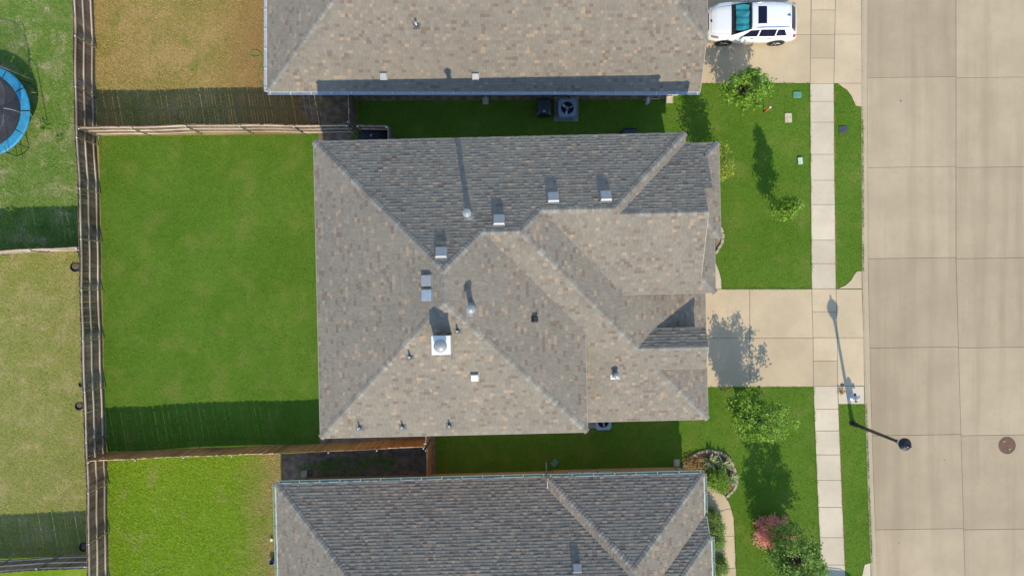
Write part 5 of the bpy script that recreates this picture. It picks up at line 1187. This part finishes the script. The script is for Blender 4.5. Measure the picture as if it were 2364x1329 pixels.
# ------------------------------------------------------------------ trampoline
tc = P(-38, 256, .9); tp = thing("trampoline", "round trampoline with a blue safety pad and black mat at the left edge", "trampoline", (tc.x, tc.y, 0)); Ro, Ri = 2.30, 1.86; n = 64
cs = [(math.cos(6.28319 * i / n), math.sin(6.28319 * i / n)) for i in range(n)]
tm = MB(); vs = []
for q in (0, .35, .7, 1): vs += [(c * Ri * q, s * Ri * q, .86 - .05 * (1 - q * q) + (rnd.uniform(-.006, .006) if 0 < q < 1 else 0)) for c, s in cs]
tm.add(vs, [(j * n + i, (j + 1) * n + i, (j + 1) * n + (i + 1) % n, j * n + (i + 1) % n) for j in range(3) for i in range(n)]); tm.build("jump_mat", M['mat'], tp, smooth=True)
ns = 12; per = n * 2 // ns
for k in range(ns):
    pm = MB(); vs = []; m = 10; a0, a1 = 6.28319 * k / ns + .012, 6.28319 * (k + 1) / ns - .012
    for i in range(m + 1):
        a = a0 + (a1 - a0) * i / m; c, s = math.cos(a), math.sin(a); j = rnd.uniform(-.004, .004)
        vs += [(c * r_, s * r_, z_ + j) for r_, z_ in ((Ri - .03, .87), (Ri, .91), (Ro - .06, .915), (Ro, .88), (Ro, .83))]
    pm.add(vs, [(i * 5 + q, i * 5 + q + 1, (i + 1) * 5 + q + 1, (i + 1) * 5 + q) for i in range(m) for q in range(4)]); pm.build("safety_pad", M['blue_pad'], tp)
MB().tube([(Ro * .985 * c, Ro * .985 * s, .84) for c, s in cs + cs[:1]], .022, 6).build("frame_ring", M['galv'], tp)
for k in range(4):
    a = -.95 + k * 1.5708; lg = MB(); b0, b1 = a - .16, a + .16
    lg.tube([(Ro * .98 * math.cos(b0), Ro * .98 * math.sin(b0), .84), (Ro * 1.02 * math.cos(b0), Ro * 1.02 * math.sin(b0), .03), (Ro * 1.04 * math.cos(a), Ro * 1.04 * math.sin(a), .02), (Ro * 1.02 * math.cos(b1), Ro * 1.02 * math.sin(b1), .03), (Ro * .98 * math.cos(b1), Ro * .98 * math.sin(b1), .84)], .022, 6); lg.build("leg", M['black'], tp)
poles = [(-.13 + k * 6.28319 / 7) for k in range(7)]
for a in poles:
    MB().tube([(Ro * 1.13 * math.cos(a), Ro * 1.13 * math.sin(a), .1), (Ro * 1.12 * math.cos(a), Ro * 1.12 * math.sin(a), 2.2), (Ro * 1.08 * math.cos(a), Ro * 1.08 * math.sin(a), 2.4), (Ro * .97 * math.cos(a), Ro * .97 * math.sin(a), 2.5)], .02, 6).build("net_pole", M['galv'], tp)
nt = MB(); nn_ = 150
for i in range(nn_):
    a = 6.28319 * i / nn_; nt.tube([(Ri * 1.0 * math.cos(a), Ri * math.sin(a), .9), (Ro * .96 * math.cos(a), Ro * .96 * math.sin(a), 2.35 + .1 * math.cos((a - poles[0]) * 7))], .006, 3)
for q in np.linspace(0.0, 1, 16):
    nt.tube([((Ri + (Ro * .96 - Ri) * q) * math.cos(a), (Ri + (Ro * .96 - Ri) * q) * math.sin(a), .9 + q * (1.45 + .1 * math.cos((a - poles[0]) * 7))) for a in np.linspace(0, 6.28319, 73)], .005 if q < 1 else .02, 3)
nt.build("safety_net", M['black'], tp)
# ------------------------------------------------------------------ pots along the left fence, small yard things
for i, (px, py, r, lb) in enumerate(((174, 616, .24, "black round pot behind the long fence, upper of the left yard's pots"), (183, 937, .20, "black round pot behind the long fence, middle of the left yard's pots"), (188, 887, .12, "small black pot just above the middle pot behind the long fence"), (194, 1262, .23, "black round pot in the shade at the lower left of the long fence"))):
    p = P(px, py, .75); pot = thing("plant_pot", lb, "pot", (p.x - .02, p.y, 0), group="pots along the left fence")
    MB().lathe([(r * .6, 0), (r * .95, .70), (r * 1.05, .70), (r * 1.05, .76), (r * .92, .76), (r * .88, .66), (.01, .66)], 20).build("pot", M['black'], pot); MB().lathe([(r * .86, .64), (r * .86, .67), (.02, .685)], 16).build("potting_soil", M['soil'], pot)
def hose(label, pts, r=.012, mat='hose', name="garden_hose", cat="hose", z=0.03):
    w = [P(x, y, z) for x, y in pts]; sm = []
    for i in range(len(w) - 1):
        p0, p1, p2, p3 = w[max(i - 1, 0)], w[i], w[i + 1], w[min(i + 2, len(w) - 1)]
        for k in range(5):
            t = k / 5; sm.append(0.5 * ((2 * p1) + (p2 - p0) * t + (2 * p0 - 5 * p1 + 4 * p2 - p3) * t * t + (3 * p1 - p0 - 3 * p2 + p3) * t ** 3))
    sm.append(w[-1]); tag(MB().tube(sm, r, 6).build(name, M[mat], smooth=True), label, cat)
hose("green garden hose looped on the dry yard beside the top house", [(578, 126), (582, 118), (592, 116), (602, 122), (604, 127), (590, 131), (578, 126), (584, 116), (600, 120), (607, 135), (604, 146), (609, 166), (604, 150), (598, 158), (596, 176), (603, 192), (614, 206)])
hose("green garden hose looped in the shade below the top house wall", [(664, 226), (680, 240), (690, 240), (705, 238), (735, 232), (748, 240), (746, 252), (738, 258), (728, 240), (760, 238), (783, 236), (790, 224)])
hose("thin pale cord curving across the lime coloured lawn", [(286, 1230), (300, 1246), (312, 1254), (324, 1264), (334, 1278), (337, 1296), (334, 1312), (329, 1320), (345, 1324), (360, 1321), (376, 1312), (392, 1313)], .006, 'cord', "cord", "cord", .05)
def splash(label, px, py, rz, mat='walk'):
    p = P(px, py, .06); r = thing("splash_block", label, "splash block", (p.x, p.y, 0), rz)
    MB().box(-.12, .12, -.17, .17, -.01, .04).build("base", M[mat], r)
    m = MB(); m.box(-.15, -.12, -.17, .17, -.01, .085); m.box(.12, .15, -.17, .17, -.01, .085); m.box(-.12, .12, .14, .17, .04, .085); m.build("rim", M[mat], r)
splash("concrete splash block below the top house, left of the bin", 1121, 233, 0); splash("sunlit splash block at the top house's front corner", 1547, 230, 0); splash("concrete splash block at the bottom house's back corner", 702, 1094, 3.14); splash("concrete splash block beside the mulched bed", 1562, 1068, 3.14)
splash("green plastic splash tray turned askew on the lower side lawn", 1280, 1068, 2.4, 'boxgreen')
for px, py, lb in ((627, 1245, "white cleanout cap in the lime lawn beside the bottom house"),):
    p = P(px, py, .1); r = thing("cleanout", lb, "cleanout pipe", (p.x, p.y, 0)); MB().lathe([(.055, 0), (.055, .1)], 12).build("pipe", M['pvc'], r); MB().lathe([(.07, .1), (.07, .14), (.02, .15)], 12).build("cap", M['pvc'], r)
p = P(628, 1296, .2); r = thing("bucket", "small dark bucket on the dry edge of the lime lawn", "bucket", (p.x, p.y, 0)); MB().lathe([(.09, 0), (.12, .26), (.13, .26), (.13, .28), (.11, .28), (.10, .05), (.01, .05)], 16).build("tub", M['hydblue'], r); MB().tube([(-.12, 0, .26), (0, .05, .33), (.12, 0, .26)], .006, 4).build("handle", M['galv'], r)
p = P(998, 1066, .1); r = thing("terracotta_brick", "broken terracotta pot piece at the foot of the stained fence", "pot piece", (p.x, p.y, 0), 1.4); MB().lathe([(.05, -.12), (.08, .12), (.06, .12), (.04, -.10)], 10, (0, 0, .07), 'x').build("shard", M['terracotta'], r)
p = P(1496, 232, .15); tag(MB().tube([P(1505, 229, .5), P(1521, 228, .5), P(1523, 216, .5)], .02, 6).tube([P(1505, 229, .5), P(1494, 229, .5), P(1486, 231, .3)], .02, 6).box(-.07, .07, -.12, .12, -.3, .12, 0, P(1496, 232, .5)).build("backflow_valve", M['gutter_w']), "pipes and backflow valve along the top house's wall near the corner", "backflow valve")
p = P(1566, 217, 0.9); tag(MB().box(-.3, .0, -.06, .06, -.5, .5, 0, (p.x, nwv - .07, 1.1)).box(.08, .4, -.05, .05, -.3, .35, 0, (p.x, nwv - .06, 1.15)).tube([(p.x - .15, nwv - .05, .6), (p.x - .15, nwv - .05, .0)], .025, 6).build("meter_box", M['boxpale']), "pale meter boxes on the top house's sunlit wall corner", "meter box")
# ------------------------------------------------------------------ grass
def grass(name, label, region, n, L, mat, seed, clump=0.0, bounds=None, exc=True):
    rs = np.random.RandomState(seed); xs = [p[0] for p in region]; ys = [p[1] for p in region]; x0, x1, y0, y1 = max(min(xs), -28), min(max(xs), 19), max(min(ys), -16), min(max(ys), 16)
    x = rs.uniform(x0, x1, n); y = rs.uniform(y0, y1, n); ok = inside(region, x, y)
    for e in EXC: ok &= ~inside(e, x, y)
    x, y = x[ok], y[ok]; m = len(x)
    if clump:
        f = np.sin(x * 2.1 + 1.3 * np.sin(y * 1.7)) * np.sin(y * 2.4 + 1.1 * np.sin(x * 1.9)); k = rs.uniform(-1, 1, m) < f + 1 - clump; x, y = x[k], y[k]; m = len(x)
    a = rs.uniform(0, 6.283, m); l = L * rs.uniform(.5, 1.3, m); h = l * rs.uniform(.25, .9, m); w = 0.012 * rs.uniform(.7, 1.6, m)
    dx, dy = np.cos(a), np.sin(a); z = np.zeros(m)
    v = np.stack([np.stack([x - dy * w, y + dx * w, z], 1), np.stack([x + dy * w, y - dx * w, z], 1), np.stack([x + dx * l, y + dy * l, h], 1)], 1).reshape(-1, 3)
    o = bpy.data.objects.new(name, np_mesh(name, v, np.arange(3 * m), np.arange(m) * 3, np.full(m, 3), mat)); COL.objects.link(o); return tag(o, label, "grass", kind="stuff")
grass("grass", "vivid green mown grass around the centre house and along the sidewalk", R_main, 420000, .05, M['bl_main'], 1)
grass("grass", "dry brown grass in the yard at the top left", R_dry, 90000, .06, M['bl_dry'], 2)
grass("grass", "lime green grass in the yard at the bottom left", R_lime, 90000, .08, M['bl_lime'], 3)
grass("grass", "patchy green grass around the trampoline", R_left, 80000, .07, M['bl_left'], 4)
grass("grass", "faded tan grass in the left neighbour yard", R_tan, 90000, .06, M['bl_tan'], 5)
# weeds in the shaded dirt strip
wd = px_poly([(690, 1075), (760, 1062), (800, 1052), (860, 1048), (915, 1055), (910, 1088), (870, 1092), (760, 1098), (690, 1100)])
EXC_keep = EXC; EXC = []
grass("weeds", "weeds growing in the shaded dirt strip above the bottom house", wd, 9000, .10, M['bl_left'], 7, 1.35)
EXC = EXC_keep

def fringe(name, label, lines, per_m, L, mat, seed, side_amt=0.5):
    rs = np.random.RandomState(seed); V = []
    for pts in lines:
        w = [P(*q) for q in pts]
        for a, b in zip(w, w[1:]):
            d = b - a; n = int(d.length * per_m); t = rs.uniform(0, 1, n); off = rs.normal(0, .022, n)
            dn = Vector((-d.y, d.x, 0)).normalized(); x = a.x + d.x * t + dn.x * off; y = a.y + d.y * t + dn.y * off
            keep = np.sin(t * d.length * 1.7 + a.x) + np.sin(t * d.length * 5.3 + a.y) + rs.uniform(-1.2, 1.6, n) > 0
            x, y = x[keep], y[keep]; m = len(x); an = rs.uniform(0, 6.283, m); l = L * rs.uniform(.4, 1.4, m); h = .03 + l * rs.uniform(.1, .6, m); dx, dy = np.cos(an), np.sin(an); wd_ = .011
            V.append(np.stack([np.stack([x - dy * wd_, y + dx * wd_, np.full(m, .01)], 1), np.stack([x + dy * wd_, y - dx * wd_, np.full(m, .01)], 1), np.stack([x + dx * l, y + dy * l, h], 1)], 1).reshape(-1, 3))
    v = np.concatenate(V); m = len(v) // 3
    o = bpy.data.objects.new(name, np_mesh(name, v, np.arange(3 * m), np.arange(m) * 3, np.full(m, 3), mat)); COL.objects.link(o); return tag(o, label, "grass", kind="stuff")
ys_a = [193, 234, 282, 356, 416, 472, 554, 608, 666]; ys_b = [893, 944, 994, 1049, 1108, 1170, 1240, 1303, 1329]
le = [[(swl(y), y) for y in ys_a], [(swl(y), y) for y in ys_b], [(1615, 193), (1729, 193), (swl(193), 193)], [(1666, 667), (1731, 667), (swl(667), 667)], [(1635, 893), (1731, 893), (swl(893), 893)], [(cbl(y) + 2.5, y) for y in (248, 340, 430, 540, 626)], [(cbl(y) + 2.5, y) for y in (933, 1000, 1100, 1200, 1298)],
      [(1933, 192), (1944, 200), (1956, 208), (1966, 222), (1976, 245), (1988, 246)], [(1676, 1146), (1688, 1173), (1694, 1195), (1696, 1236), (1699, 1310)]]
ri = [[(swr(y), y) for y in ys_a], [(swr(y), y) for y in [934] + ys_b[1:]]]
fringe("edge_grass", "ragged green grass along the concrete edges", le, 170, .055, M['bl_main'], 61)
fringe("edge_grass", "dry ragged grass along the sidewalk's road side", ri, 190, .055, M['bl_dry'], 62)
